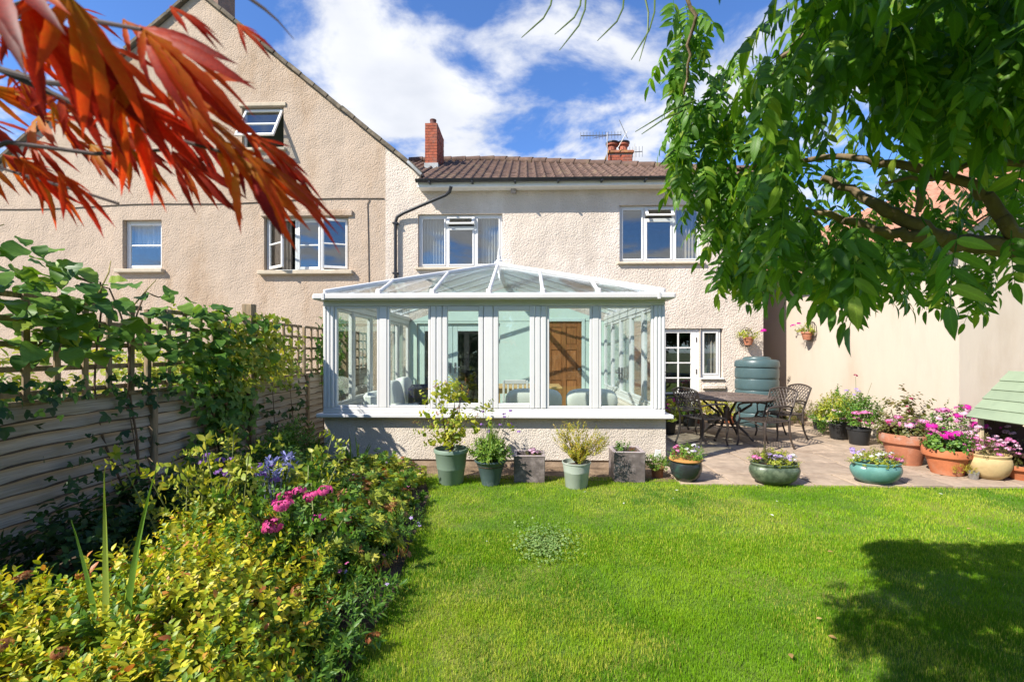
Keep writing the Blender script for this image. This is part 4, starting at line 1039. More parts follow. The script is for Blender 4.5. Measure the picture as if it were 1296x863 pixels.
# ================================================================== garden furniture: lattice chairs and round table
IRON = mat('bronze_cast_aluminium', (0.075, 0.058, 0.048), .4, var=.25, vscale=8, bump=.25, bscale=90, bdist=.002, metal=.35, spec=.5)
IRONTOP = mat('weathered_table_metal', (0.16, 0.12, 0.10), .5, var=.25, vscale=9, bump=.5, bscale=70, bdist=.004, metal=.25)
def arc(f, n=12): return [f(i / n) for i in range(n + 1)]
def make_chair():
    c = thing('lattice_chair', 'x', 'chair', (0, 0, 0))
    # seat: rim with crossed slats
    s = MB(); rim = [(.25, -.22, .43), (.26, .0, .425), (.24, .22, .435), (0, .245, .435), (-.24, .22, .435), (-.26, 0, .425), (-.25, -.22, .43), (0, -.25, .425), (.25, -.22, .43)]
    s.tube(rim, .013, 6, False); s.build('seat_rim', IRON, c)
    s = MB()
    for k in range(9):
        x = -.21 + k * .0525; s.bar((x, -.235, .43), (x, .235, .437), .026, .007)
    for k in range(8):
        y = -.19 + k * .055; s.bar((-.245, y, .437), (.245, y, .437), .018, .006)
    s.build('seat', IRON, c)
    def bk(u, v):   # back surface: u -1..1, v 0..1, leaning away at the top, bowed
        return Vector((u * (.235 + .015 * v), .235 + .13 * v + .02 * v * v - .03 * (1 - u * u) * -1 * .6, .44 + v * (.43 + .045 * (1 - u * u))))
    f = MB(); path = [bk(-1, v) for v in np.linspace(-.02, 1, 7)] + [bk(u, 1) for u in np.linspace(-.85, .85, 9)] + [bk(1, v) for v in np.linspace(1, -.02, 7)]
    f.tube(path, .015, 7); f.tube([bk(u, .36) for u in np.linspace(-1, 1, 9)], .012, 6); f.build('back_frame', IRON, c, smooth=True)
    l = MB(); K = 6
    for sgn in (1, -1):
        for k in range(-K, K + 1):
            seg = []
            for v in np.linspace(.36, 1, 9):
                u = k / 4.2 + sgn * (v - .68) * 1.25
                if abs(u) <= .99: seg.append(bk(u, v))
            if len(seg) > 1: l.tube(seg, .0075, 5)
    l.build('back_lattice', IRON, c)
    for sx in (-1, 1):
        a = MB(); pts = [bk(sx, .46), (sx * .285, .16, .665), (sx * .29, .02, .665), (sx * .29, -.12, .66), (sx * .285, -.20, .645), (sx * .28, -.235, .60), (sx * .28, -.22, .565), (sx * .28, -.185, .56), (sx * .28, -.175, .59)]
        a.tube(pts, [.013, .014, .016, .016, .015, .013, .012, .011, .009], 7); a.tube([(sx * .28, -.205, .60), (sx * .275, -.215, .53), (sx * .25, -.225, .43)], .012, 6)
        a.build('armrest', IRON, c, smooth=True)
        g = MB(); g.tube([(sx * .245, -.22, .43), (sx * .268, -.255, .33), (sx * .262, -.25, .2), (sx * .255, -.235, .1), (sx * .265, -.26, 0)], [.02, .021, .016, .013, .016], 8); g.build('leg', IRON, c, smooth=True)
        g = MB(); g.tube([bk(sx, .02), (sx * .24, .235, .33), (sx * .238, .25, .2), (sx * .24, .285, .1), (sx * .245, .33, 0)], [.018, .019, .016, .014, .016], 8); g.build('leg', IRON, c, smooth=True)
    a = MB(); a.tube([(-.255, -.235, .34), (-.1, -.24, .39), (0, -.242, .40), (.1, -.24, .39), (.255, -.235, .34)], .009, 5); a.build('apron', IRON, c)
    return c
chairs = [((2.84, 7.40, .02), R(116), 'bronze lattice-back metal chair near the conservatory corner, standing in front of a matching one'),
          ((3.68, 7.14, .02), R(-72), 'bronze lattice-back metal chair with its back to the flower pots, lawn side of the table'),
          ((2.80, 8.45, .02), R(86), 'bronze lattice-back metal chair in front of the glazed back door'),
          ((4.36, 7.95, .02), R(-80), 'bronze lattice-back metal chair beside the green water butt, facing the table')]
proto = make_chair()
for i, (loc, rz, lab) in enumerate(chairs):
    o = proto if i == 0 else copy_tree(proto)
    o.location = loc; o.rotation_euler.z = rz; tag(o, lab, 'chair', 'lattice chairs round the patio table')
t = thing('patio_table', 'round bronze cast metal table with scrolled legs on the patio', 'table', (3.45, 7.92, .02), R(20))
MB().lathe([(.70, -.028), (.735, -.028), (.75, -.012), (.748, .0), (.70, .004), (.3, .006), (.035, .006), (.03, .0)], 56, o=(0, 0, .72)).build('tabletop', IRONTOP, t, smooth=True)
m = MB()
for k in range(24):
    a = k * math.pi / 12; m.bar((.08 * math.cos(a), .08 * math.sin(a), .728), (.70 * math.cos(a), .70 * math.sin(a), .726), .012, .006)
for r_ in (.2, .36, .52, .68): m.tube([(r_ * math.cos(a), r_ * math.sin(a), .727) for a in np.linspace(0, 2 * math.pi, 49)], .006, 5, False)
m.build('top_ribs', IRONTOP, t)
for k in range(4):
    a = k * math.pi / 2 + .4; ca, sa = math.cos(a), math.sin(a)
    pr = [(.42, .70), (.40, .60), (.26, .50), (.14, .42), (.12, .34), (.2, .22), (.33, .12), (.40, .05), (.44, .012)]
    m = MB(); m.tube([(r_ * ca, r_ * sa, z) for r_, z in pr], [.02, .02, .022, .024, .024, .022, .02, .018, .022], 8); m.build('leg', IRON, t, smooth=True)
MB().tube([(.20 * math.cos(a), .20 * math.sin(a), .22) for a in np.linspace(0, 2 * math.pi, 25)], .012, 6, False).build('leg_ring', IRON, t)
MB().lathe([(.04, .3), (.05, .34), (.045, .46), (.06, .5), (.03, .55)], 12).build('centre_boss', IRON, t, smooth=True)

# ================================================================== water butt
wb = thing('water_butt', 'blue-green ribbed plastic water butt with domed lid against the house wall', 'water butt', (X_(957.5, 9.35), 9.35, .02))
BUTT = mat('butt_plastic', (.062, .105, .11), .38, var=.1, vscale=3, bump=.1, bscale=30, spec=.45)
prof = [(.36, 0), (.375, .02)]
z = .04
for k in range(5):
    prof += [(.383, z), (.395, z + .012), (.400, z + .05), (.400, z + .17), (.395, z + .205), (.383, z + .215), (.380, z + .222)]; z += .225
MB().lathe(prof + [(.385, z), (.385, z + .01)], 48).build('barrel', BUTT, wb, smooth=True)
MB().lathe([(.405, z + .012), (.408, z + .03), (.406, z + .10), (.39, z + .135), (.33, z + .155), (.27, z + .16), (.255, z + .175), (.245, z + .20), (.2, z + .215), (.02, z + .225)], 48).build('lid', BUTT, wb, smooth=True)
tp = MB(); tp.tube([(0, -.37, .14), (0, -.45, .14)], .016, 8); tp.tube([(0, -.43, .16), (0, -.43, .10)], .014, 8); tp.build('tap', BLACKP, wb)

# ================================================================== little green-roofed shelter on the right
sh = thing('garden_shelter', 'low wooden shelter with pale green boarded roof among the pots', 'shelter', (6.1, 5.5, .02), world=True)
GREEN = mat('sage_paint', (0.235, 0.29, 0.19), .6, var=.08, vscale=6, streak=(1, 1, 1), bump=.25, bscale=40, bdist=.003, col2=(.20, .25, .165), dscale=3)
CREAMW = mat('cream_timber', (.55, .43, .28), .7, var=.15, vscale=6); DARKW = mat('dark_red_timber', (.045, .016, .012), .8, var=.3)
ex, ez, rx, rz_, y0, y1 = 5.56, .67, 6.07, 1.235, 5.20, 5.90
n = Vector((-(rz_ - ez), 0, rx - ex)).normalized()
for sgn in (1, -1):
    for k in range(5):
        a, b_ = k / 5, (k + 1.12) / 5
        def P(f, lift, y): return Vector(((ex + (rx - ex) * f) if sgn > 0 else (2 * rx - ex - (rx - ex) * f), y, ez + (rz_ - ez) * f)) + Vector((n.x * sgn, 0, n.z)) * lift
        V = []
        jy = random.uniform(-.008, .008)
        for y in (y0 + jy, y1 + jy):
            V += [P(a, .012, y), P(b_, .002, y), P(b_, .016, y), P(a, .030, y)]
        MB().add(V, [(0, 1, 2, 3), (7, 6, 5, 4), (0, 4, 5, 1), (1, 5, 6, 2), (2, 6, 7, 3), (3, 7, 4, 0)]).build('roof_board', GREEN, sh)
    MB().bar(P(-.02, -.004, y0 + .03), P(1.0, -.004, y0 + .03), .025, .045, tuple(n), .004).build('barge_board', CREAMW, sh)
for x in (ex + .10, 2 * rx - ex - .10):
    for y in (y0 + .05, y1 - .07): MB().cbox(x - .022, x + .022, y - .022, y + .022, 0, ez + .09, .005).build('corner_post', CREAMW, sh)
MB().cbox(ex + .13, 2 * rx - ex - .13, y1 - .05, y1 - .03, .04, ez + .05, .004).build('back_panel', DARKW, sh)
MB().cbox(ex + .13, 2 * rx - ex - .13, y0 + .10, y1 - .06, .28, .30, .004).build('shelf', DARKW, sh)
MB().cbox(rx + .1, rx + .3, y0 + .1, y1 - .08, .0, .26, .01).build('store_box', mat('grey_store', (.28, .26, .24), .8), sh)

# ================================================================== aerials
AL = mat('aerial_metal', (.22, .22, .22), .45, metal=.7)
def aerial(label, cy, px_m, py0, py1, px0, px1, pyb, nel, h):
    a = thing('tv_aerial', label, 'aerial', at(px_m, py0, cy), 0, 'rooftop aerials', world=True)
    MB().tube([at(px_m, py0, cy), at(px_m, py1, cy)], .014, 6).build('mast', AL, a)
    p, q = at(px0, pyb + .6, cy), at(px1, pyb - .6, cy); MB().tube([p, q], .013, 6).build('boom', AL, a)
    for k in range(nel):
        c = p.lerp(q, k / (nel - 1)); MB().tube([c + Vector((0, 0, -h)), c + Vector((0, 0, h))], .007, 5).build('element', AL, a)
    return a, p, q
a, p, q = aerial('long TV aerial with many short rods on the mast beside the far chimney', 12.9, 768.5, 216, 168, 735, 786, 171.5, 14, .10)
MB().tube([q + Vector((-.05, 0, .42)), q + Vector((.18, 0, -.1))], .01, 5).build('reflector_arm', AL, a); MB().tube([q + Vector((-.12, 0, -.42)), q + Vector((.18, 0, .1))], .01, 5).build('reflector_arm', AL, a)
MB().tube([at(768.5, 172, 12.9), at(752, 174.5, 12.9)], .01, 5).build('brace', AL, a)
aerial('small TV aerial behind the clay chimney pots', 13.7, 803, 205, 182, 797, 813, 192.5, 5, .16)
# ================================================================== leaf and flower materials
G = lambda r_, g_, b_: (r_, g_, b_)
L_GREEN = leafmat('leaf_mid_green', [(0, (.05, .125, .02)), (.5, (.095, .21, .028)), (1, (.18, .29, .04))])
L_YELLOWGREEN = leafmat('leaf_yellow_green', [(0, (.14, .22, .02)), (.5, (.29, .34, .035)), (1, (.46, .43, .06))])
L_GOLD = leafmat('leaf_gold', [(0, (.16, .20, .02)), (.35, (.33, .33, .03)), (.7, (.48, .43, .05)), (1, (.42, .26, .06))])
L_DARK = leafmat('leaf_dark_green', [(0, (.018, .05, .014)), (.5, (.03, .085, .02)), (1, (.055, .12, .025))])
L_BLADE = leafmat('leaf_blade', [(0, (.08, .18, .025)), (.6, (.16, .28, .035)), (1, (.28, .34, .06))])
L_OLIVE = leafmat('leaf_olive', [(0, (.07, .09, .02)), (.5, (.14, .15, .035)), (1, (.20, .14, .06))])
L_RUST = leafmat('leaf_rusty', [(0, (.22, .06, .03)), (.5, (.33, .13, .05)), (1, (.40, .24, .09))])
def petal(name, a, b_): return leafmat(name, [(0, a), (1, b_)], trans=.3, rough=.6, tcol=(1.1, 1, 1.1), spec=.2)
F_MAGENTA = petal('petal_magenta', (.52, .012, .27), (.66, .03, .40)); F_PINK = petal('petal_pink', (.62, .14, .36), (.72, .30, .50)); F_PALE = petal('petal_pale_pink', (.68, .36, .50), (.76, .56, .66))
F_LILAC = petal('petal_lilac', (.42, .30, .62), (.58, .46, .74)); F_WHITE = petal('petal_white', (.72, .70, .68), (.78, .77, .74)); F_PURPLE = petal('petal_purple', (.25, .10, .42), (.38, .2, .55)); F_RED = petal('petal_crimson', (.28, .01, .05), (.40, .02, .12)); F_BLUE = petal('petal_blue', (.17, .18, .42), (.34, .36, .62)); F_CORAL = petal('petal_hot_pink', (.62, .05, .22), (.72, .12, .34))
STEM = mat('plant_stem', (.10, .13, .04), .7, var=.3, vscale=10); BROWNSTEM = mat('woody_stem', (.12, .075, .045), .85, var=.3, vscale=10)
# five-petalled floret, and a rounded head of florets
def floret(n=5, w=.30):
    pt = leaf_t([(0, .06), (.55, w), (.85, w * .8), (1, 0)], fold=.1, curl=.15); ts = []
    for k in range(n):
        a = 2 * math.pi * k / n; c, s_ = math.cos(a), math.sin(a); V = pt.V
        ts.append(Tm(np.stack([V[:, 0] * c - V[:, 1] * s_, V[:, 0] * s_ + V[:, 1] * c, V[:, 2]], 1), pt.F, pt.A))
    return merge(ts)
FLORET = floret(); SIMPLEF = Tm([(0, 0, .1), (.8, .2, 0), (.4, .8, .05), (-.5, .8, 0), (-.9, 0, .05), (-.4, -.8, 0), (.5, -.8, .05)], [(0, 1, 2), (0, 2, 3), (0, 3, 4), (0, 4, 5), (0, 5, 6), (0, 6, 1)])
def head_t(n, flat_=.6, fs=.34):
    d = unit(RNG.normal(size=(n, 3))); d[:, 2] = np.abs(d[:, 2]) - .15; d = unit(d)
    return flat(placed(FLORET, d * np.array([1, 1, flat_]), np.cross(d, RNG.normal(size=(n, 3))), d, fs * RNG.uniform(.8, 1.2, n)))
HEADS = [head_t(22) for _ in range(3)]; DISC = merge([FLORET])
head_mesh = {}
def heads(root, spots, m, kind='umbel', stems_from=None, name='flower_head'):
    """each flower head is a part of its plant"""
    for (p, s_) in spots:
        key = (m.name, kind, random.randrange(3))
        if key not in head_mesh:
            head_mesh[key] = as_mesh(name, HEADS[key[2]] if kind == 'umbel' else DISC, m)
        if kind == 'umbel': rot = (random.uniform(-.3, .3), random.uniform(-.3, .3), random.uniform(0, 6))
        else: rot = (random.uniform(.2, 1.0), random.uniform(-.4, .4), random.uniform(-.6, .6))
        inst(name, head_mesh[key], root, p, rot, s_)
SPR = {}
def spr(key):
    if key not in SPR:
        SPR[key] = {'ovate': lambda: sprig_t(OVATE, 9, 1, .42), 'lance': lambda: sprig_t(LANCE, 11, 1, .5), 'round': lambda: sprig_t(ROUND, 6, .8, .42, up=.1), 'small': lambda: sprig_t(SMALL, 14, 1, .28), 'fine': lambda: sprig_t(LANCE, 16, 1, .3, tilt=.6), 'needle': lambda: sprig_t(BLADE, 12, .5, .8, tilt=.5, up=.9)}[key]()
    return SPR[key]
def foliage(root, c, r, n, size, m, key='ovate', fill=.4, up=.6, jitter=.45, name='foliage', lean=(0, 0, 0)):
    P, D = mound(n, c, r, fill=fill, up=up, jitter=jitter, lean=lean)
    t = placed(spr(key), P, D, RNG.normal(size=(n, 3)), size * RNG.uniform(.7, 1.25, n))
    return put(name, t, m, root)
def blades(root, c, n, length, spread, m, w=1.0, name='blades', base_r=.08, droop=.5, kind='stuff'):
    a = RNG.random(n) * 6.283; tl = RNG.random(n) ** .7 * spread
    D = np.stack([np.cos(a) * tl, np.sin(a) * tl, np.ones(n)], 1); Nn = np.stack([np.cos(a), np.sin(a), np.full(n, .3)], 1) * -1
    P = np.asarray(c, float) + np.stack([np.cos(a) * base_r * RNG.random(n), np.sin(a) * base_r * RNG.random(n), np.zeros(n)], 1)
    B = leaf_t([(0, .03 * w), (.3, .034 * w), (.6, .028 * w), (.85, .014 * w), (1, 0)], fold=.4, curl=droop)
    return put(name, placed(B, P, D, -Nn, length * RNG.uniform(.6, 1.1, n)), m, root, kind)
def stems(root, pts, m=None, r_=.004, name='stem'):
    mb = MB()
    for a, b_ in pts:
        a, b_ = Vector(a), Vector(b_); mid = a.lerp(b_, .5) + Vector((random.uniform(-.02, .02), random.uniform(-.02, .02), .01)); mb.tube([a, mid, b_], [r_, r_ * .8, r_ * .6], 5)
    return mb.build(name, m or STEM, root, kind='stuff')

# ================================================================== pots
TERRA = mat('terracotta', (.42, .135, .055), .82, var=.2, vscale=7, bump=.25, bscale=50, bdist=.003, col2=(.42, .21, .13), dscale=4, dirt=(.52, .74))
TERRA_OLD = mat('terracotta_bleached', (.36, .14, .075), .88, var=.25, vscale=6, bump=.35, bscale=40, bdist=.004, col2=(.38, .27, .22), dscale=3.5, dirt=(.52, .72))
COMPOST = mat('compost', (.045, .028, .018), .95, var=.4, vscale=30, bump=1, bscale=60)
def pot_profile(kind, r_, h):
    """(radius, height) up the outside, over the rim and down inside"""
    if kind == 'tapered': P = [(.66, 0), (.70, .02), (.80, .42), (.82, .43), (.835, .46), (.93, .86), (1.0, .90), (1.0, .985), (.98, 1), (.93, 1), (.91, .9), (.9, .86)]
    if kind == 'flared': P = [(.50, 0), (.54, .02), (.66, .40), (.80, .75), (.92, .90), (1.0, .93), (1.0, .99), (.97, 1), (.92, .98), (.88, .88), (.84, .8)]
    if kind == 'bucket': P = [(.72, 0), (.75, .02), (.87, .60), (.885, .61), (.885, .66), (.95, .93), (1.0, .95), (1.0, 1), (.95, 1), (.93, .95), (.9, .85)]
    if kind == 'rimmed': P = [(.60, 0), (.62, .01), (.85, .66), (.93, .69), (.985, .71), (1.0, .76), (1.0, .94), (.98, 1), (.93, 1), (.9, .96), (.88, .86)]
    if kind == 'belly': P = [(.50, 0), (.60, .02), (.82, .22), (.95, .50), (.96, .72), (.91, .84), (.95, .90), (1.0, .93), (1.0, .98), (.95, 1), (.88, .98), (.85, .86)]
    if kind == 'bowl': P = [(.52, 0), (.60, .02), (.85, .22), (.98, .50), (1.0, .66), (.95, .82), (.90, .86), (.94, .91), (.96, .97), (.93, 1), (.86, .98), (.83, .86)]
    if kind == 'nursery': P = [(.72, 0), (.74, .02), (.93, .88), (.96, .88), (1, .90), (1, 1), (.95, 1), (.92, .92), (.9, .85)]
    return [(a * r_, b_ * h) for a, b_ in P]
def pot(name, label, cat, loc, kind, r_, h, m, sy=1.0, group=None, rim=None, rz=0):
    t = thing(name, label, cat, (loc[0], loc[1], loc[2] if len(loc) > 2 else .0), rz, group)
    pr = pot_profile(kind, r_, h); MB().lathe(pr, 36, 1, sy, wob=.004).build('pot', m, t, smooth=True)
    if rim:
        k = len(pr); MB().lathe([(a * 1.006, z + .002) for a, z in pr[-6:-2]], 36, 1, sy).build('rim', rim, t, smooth=True)
    MB().lathe([(pr[-1][0] * .99, pr[-1][1] - .015), (pr[-1][0] * .99, pr[-1][1] - .006), (pr[-1][0] * .5, pr[-1][1] + .008), (.01, pr[-1][1] + .012)], 24, 1, sy).build('compost', COMPOST, t, smooth=True)
    return t
def on(px, py, z=0.0): g = gr(px, py, z); return (g.x, g.y, z)
def ring(n, c, rx, ry, z0, z1, s0, s1):
    out = []
    for _ in range(n):
        a = random.random() * 6.283; q = math.sqrt(random.random()); out.append(((c[0] + math.cos(a) * q * rx, c[1] + math.sin(a) * q * ry, random.uniform(z0, z1)), random.uniform(s0, s1)))
    return out

# --- row in front of the conservatory
t = pot('potted_shrub', 'tall sage green plastic pot with a leggy yellow-green shrub before the conservatory', 'potted plant', on(571, 611), 'tapered', .195, .40, mat('sage_plastic', (.175, .24, .185), .5, var=.08, vscale=4, col2=(.24, .29, .22), dscale=2))
stems(t, [((0, 0, .35), (random.uniform(-.18, .2), random.uniform(-.1, .1), random.uniform(.7, 1.05))) for _ in range(7)], BROWNSTEM, .006)
P = []; D = []
for k in range(130):
    z = random.uniform(.45, 1.12); w = .08 + .16 * math.sin((z - .4) * 4) ** 2; P.append((random.gauss(-.01, w) - .05 * (z > .85), random.gauss(0, .09), z)); D.append((random.gauss(0, .7), random.gauss(-.2, .6), random.gauss(.3, .5)))
put('foliage', placed(spr('round'), P, D, RNG.normal(size=(130, 3)), RNG.uniform(.09, .15, 130)), L_YELLOWGREEN, t)
put('young_leaves', placed(spr('small'), np.array(P[::6]) + (0, 0, .1), D[::6], RNG.normal(size=(len(P[::6]), 3)), .08), L_RUST, t)
t = pot('potted_perennial', 'dark slate flared pot with bright green leaves and tall purple-flowered stems', 'potted plant', on(621, 613), 'flared', .185, .29, mat('slate_glaze', (.055, .085, .088), .35, var=.15, vscale=5, bump=.1, bscale=30, col2=(.16, .19, .19), dscale=5, dirt=(.55, .7)))
foliage(t, (0, 0, .30), (.17, .15, .16), 170, .12, L_BLADE, 'lance', up=1.0); blades(t, (0, 0, .26), 80, .40, .6, L_BLADE, .45)
sp = [(random.uniform(-.2, .25), random.uniform(-.08, .08), random.uniform(.55, .85)) for _ in range(9)]
stems(t, [((0, 0, .28), p) for p in sp], STEM, .003); heads(t, [(p, .022) for p in sp[:7]] + [((.32, -.02, .60), .022), ((-.02, 0, .60), .03)], F_PURPLE)
put('upper_leaves', placed(spr('round'), [(-.12, 0, .72), (.04, 0, .76), (-.04, .02, .65), (.06, 0, .6)], rdir(4, .5), rdir(4, .3), .10), L_OLIVE, t)
LEADM = mat('lead_look_planter', (.13, .105, .098), .75, var=.3, vscale=14, bump=.5, bscale=25, bdist=.008, col2=(.24, .20, .19), dscale=9, dirt=(.45, .7))
def square_planter(label, loc, w, d, h, rz=0):
    t = thing('square_planter', label, 'planter', loc, rz, 'square planters before the conservatory')
    MB().cbox(-w / 2, w / 2, -d / 2, -d / 2 + .03, 0, h, .006).build('front_panel', LEADM, t); MB().cbox(-w / 2, w / 2, d / 2 - .03, d / 2, 0, h, .006).build('back_panel', LEADM, t)
    for x in (-w / 2, w / 2 - .03): MB().cbox(x, x + .03, -d / 2 + .031, d / 2 - .031, 0, h - .001, .006).build('side_panel', LEADM, t)
    m = MB(); m.cbox(-w / 2 - .004, w / 2 + .004, -d / 2 - .004, -d / 2 + .034, h, h + .014, .004); m.cbox(-w / 2 - .004, w / 2 + .004, d / 2 - .034, d / 2 + .004, h, h + .014, .004)
    for x in (-w / 2 - .004, w / 2 - .034): m.cbox(x, x + .038, -d / 2 + .035, d / 2 - .035, h, h + .013, .004)
    m.build('rim', mat('planter_rim', (.30, .25, .24), .7, var=.2, vscale=12), t)
    MB().box(-w / 2 + .03, w / 2 - .03, -d / 2 + .03, d / 2 - .03, h - .1, h - .03).build('compost', COMPOST, t)
    return t
g = on(670, 611); t = square_planter('square stone-look planter with a pale pink flower cluster', (g[0], g[1] + .14, 0), .355, .30, .30)
foliage(t, (.05, 0, .26), (.11, .10, .07), 40, .07, L_OLIVE, 'small'); heads(t, ring(7, (.05, 0, 0), .09, .07, .33, .36, .025, .035), F_PALE)
t = pot('potted_golden_shrub', 'pale grey-green bucket pot with a twiggy golden shrub leaning right', 'potted plant', on(729.5, 616), 'bucket', .16, .285, mat('pale_sage_plastic', (.33, .375, .32), .5, var=.08, vscale=4, col2=(.40, .41, .37), dscale=3))
P = []; D = []
for k in range(240):
    u = random.random(); a = random.uniform(-.85, 1.15); P.append((math.sin(a) * u * .38, random.gauss(0, .07), .28 + math.cos(a) * u * .34)); D.append((math.sin(a), random.gauss(0, .5), math.cos(a) + .4))
put('foliage', placed(spr('fine'), P, D, RNG.normal(size=(240, 3)), RNG.uniform(.09, .15, 240)), L_GOLD, t)
stems(t, [((0, 0, .26), (math.sin(a) * .36, random.gauss(0, .05), .28 + math.cos(a) * .32)) for a in np.linspace(-.8, 1.1, 14)], BROWNSTEM, .003)
g = on(797, 611); t = square_planter('square stone-look planter with a few green shoots, at the conservatory corner', (g[0], g[1] + .17, 0), .355, .34, .34)
foliage(t, (-.03, 0, .31), (.08, .08, .10), 26, .08, L_GREEN, 'ovate'); foliage(t, (.07, .03, .32), (.05, .05, .03), 10, .05, L_RUST, 'small')
t = pot('small_potted_plant', 'small dark pot of trailing green leaves at the foot of the conservatory wall', 'potted plant', on(832, 604), 'nursery', .08, .13, TERRA_OLD)
foliage(t, (0, 0, .14), (.13, .11, .10), 60, .08, L_BLADE, 'lance', up=.2); t2 = t
MB().cbox(-.10, -.03, -.04, -.03, .24, .33, .004, Matrix.Rotation(.2, 4, 'Y')).build('plant_label', WHITE, t); MB().tube([(-.06, -.03, .1), (-.05, -.03, .3)], .004, 5).build('label_stake', STEM, t)

# --- bowls along the edge of the paving
OCHRE = mat('ochre_rim', (.42, .20, .06), .4, var=.2); GLAZE_DK = mat('dark_glaze', (.025, .028, .03), .25, var=.3, vscale=5, col2=(.03, .07, .055), dscale=5, spec=.5)
GLAZE_GN = mat('mottled_green_glaze', (.055, .075, .045), .35, var=.5, vscale=16, bump=.2, bscale=60, col2=(.13, .16, .10), dscale=9, dirt=(.45, .62)); GLAZE_TQ = mat('turquoise_glaze', (.10, .24, .21), .3, var=.15, vscale=5, col2=(.15, .31, .27), dscale=3, bump=.05, spec=.5)
t = pot('glazed_pot', 'dark glazed round pot with ochre rim and mixed bright flowers beside the conservatory', 'potted plant', on(868, 607, .02), 'belly', .185, .25, GLAZE_DK, rim=OCHRE)
foliage(t, (.02, 0, .26), (.17, .15, .13), 80, .075, L_BLADE, 'ovate'); heads(t, [(p, s_) for p, s_ in ring(5, (0, 0), .14, .1, .32, .42, .02, .03)], F_WHITE); heads(t, ring(5, (-.04, -.02), .12, .08, .30, .37, .022, .032), F_RED); heads(t, ring(3, (.1, 0), .1, .08, .33, .4, .02, .028), F_LILAC); heads(t, ring(3, (-.1, 0), .06, .08, .33, .4, .02, .026), F_PINK)
t = pot('oval_bowl', 'mottled dark green oval bowl of lilac and white bedding at the lawn edge', 'potted plant', on(980, 611, .02), 'bowl', .275, .235, GLAZE_GN, sy=.66)
foliage(t, (0, 0, .22), (.25, .16, .12), 130, .07, L_YELLOWGREEN, 'ovate'); foliage(t, (-.14, 0, .26), (.11, .12, .12), 50, .07, L_OLIVE, 'fine'); heads(t, ring(16, (.04, -.05), .17, .06, .28, .33, .024, .034), F_LILAC); heads(t, ring(4, (.18, -.06), .06, .05, .27, .32, .026, .034), F_WHITE); heads(t, ring(5, (-.24, -.03), .06, .05, .27, .31, .028, .034), F_PINK)
t = pot('oval_bowl', 'turquoise glazed oval bowl of white and pink bedding at the lawn edge', 'potted plant', on(1108.5, 610, .02), 'bowl', .27, .235, GLAZE_TQ, sy=.66)
foliage(t, (0, 0, .22), (.25, .16, .11), 130, .07, L_YELLOWGREEN, 'ovate'); heads(t, ring(10, (-.05, -.03), .2, .08, .27, .34, .024, .032), F_WHITE); heads(t, ring(7, (-.2, -.02), .08, .07, .31, .37, .022, .032), F_LILAC); heads(t, ring(5, (.16, -.04), .1, .06, .25, .31, .024, .032), F_PINK); heads(t, ring(3, (.24, 0), .03, .04, .22, .26, .026, .03), F_MAGENTA)

# --- pots in front of the outbuilding
def pelargonium(label, loc, kind, r_, h, m, fm, n, fol=(.28, .24, .24), fs=(.045, .065), sy=1.0, extra=None, leafm=None, zf=None):
    t = pot('potted_pelargonium', label, 'potted plant', loc, kind, r_, h, m, sy)
    zf = zf or h; foliage(t, (0, 0, zf), fol, 130, .11, leafm or L_GREEN, 'round', fill=.35)
    sp = []
    for p, s_ in ring(n, (0, -.03), fol[0] * .95, fol[1] * .85, zf + fol[2] * .55, zf + fol[2] * 1.05, *fs): sp.append((p, s_))
    heads(t, sp, fm); stems(t, [((p[0] * .4, p[1] * .4, zf), p) for p, _ in sp], STEM, .003)
    if extra:
        for (em, en, es) in extra: heads(t, ring(en, (0, -.05), fol[0], fol[1] * .8, zf + fol[2] * .2, zf + fol[2] * .95, *es), em)
    return t
pelargonium('weathered wide-rimmed terracotta pot of pale pink and crimson flowers', on(1145, 586, .02), 'rimmed', .275, .40, TERRA_OLD, F_PINK, 7, (.27, .22, .20), extra=[(F_RED, 5, (.03, .04)), (F_PALE, 6, (.04, .055))], leafm=L_OLIVE)
pelargonium('orange terracotta pot of magenta pelargoniums next to the yellow stone pot', on(1198.5, 599, .02), 'rimmed', .24, .31, TERRA, F_MAGENTA, 8, (.25, .2, .24), (.05, .075), extra=[(F_PINK, 5, (.035, .05))])
t = pot('stone_bowl', 'round yellow stone-coloured pot trailing small pink flowers by the green shelter', 'potted plant', on(1249, 604, .02), 'bowl', .215, .29, mat('yellow_stone', (.40, .29, .14), .85, var=.2, vscale=7, bump=.4, bscale=40, bdist=.005, col2=(.36, .24, .10), dscale=4))
foliage(t, (0, 0, .28), (.22, .2, .16), 90, .08, L_OLIVE, 'small'); heads(t, ring(26, (.02, -.06), .25, .16, .30, .48, .024, .034), F_PINK); heads(t, ring(10, (.05, -.06), .25, .16, .34, .5, .02, .03), F_PALE)
t = pot('terracotta_trough', 'low terracotta pan of mossy greenery at the foot of the white post', 'potted plant', on(1297, 606, .02), 'rimmed', .24, .17, TERRA, sy=.8)
foliage(t, (0, 0, .15), (.2, .16, .10), 90, .06, L_OLIVE, 'small')
t = pot('small_bucket', 'tiny galvanised bucket with yellow-green stonecrop spilling over, on the paving', 'potted plant', on(1232, 606, .02), 'bucket', .055, .09, mat('galvanised', (.42, .43, .44), .35, var=.2, vscale=20, metal=.7))
foliage(t, (-.07, .02, .07), (.15, .08, .09), 90, .04, L_GOLD, 'small')
NURS = mat('nursery_plastic', (.02, .021, .022), .45, var=.2)
t = pot('nursery_pot', 'black nursery pot of tall green bush with pale pink blooms near the table', 'potted plant', on(1062, 555, .02), 'nursery', .165, .27, NURS, group='black nursery pots by the wall')
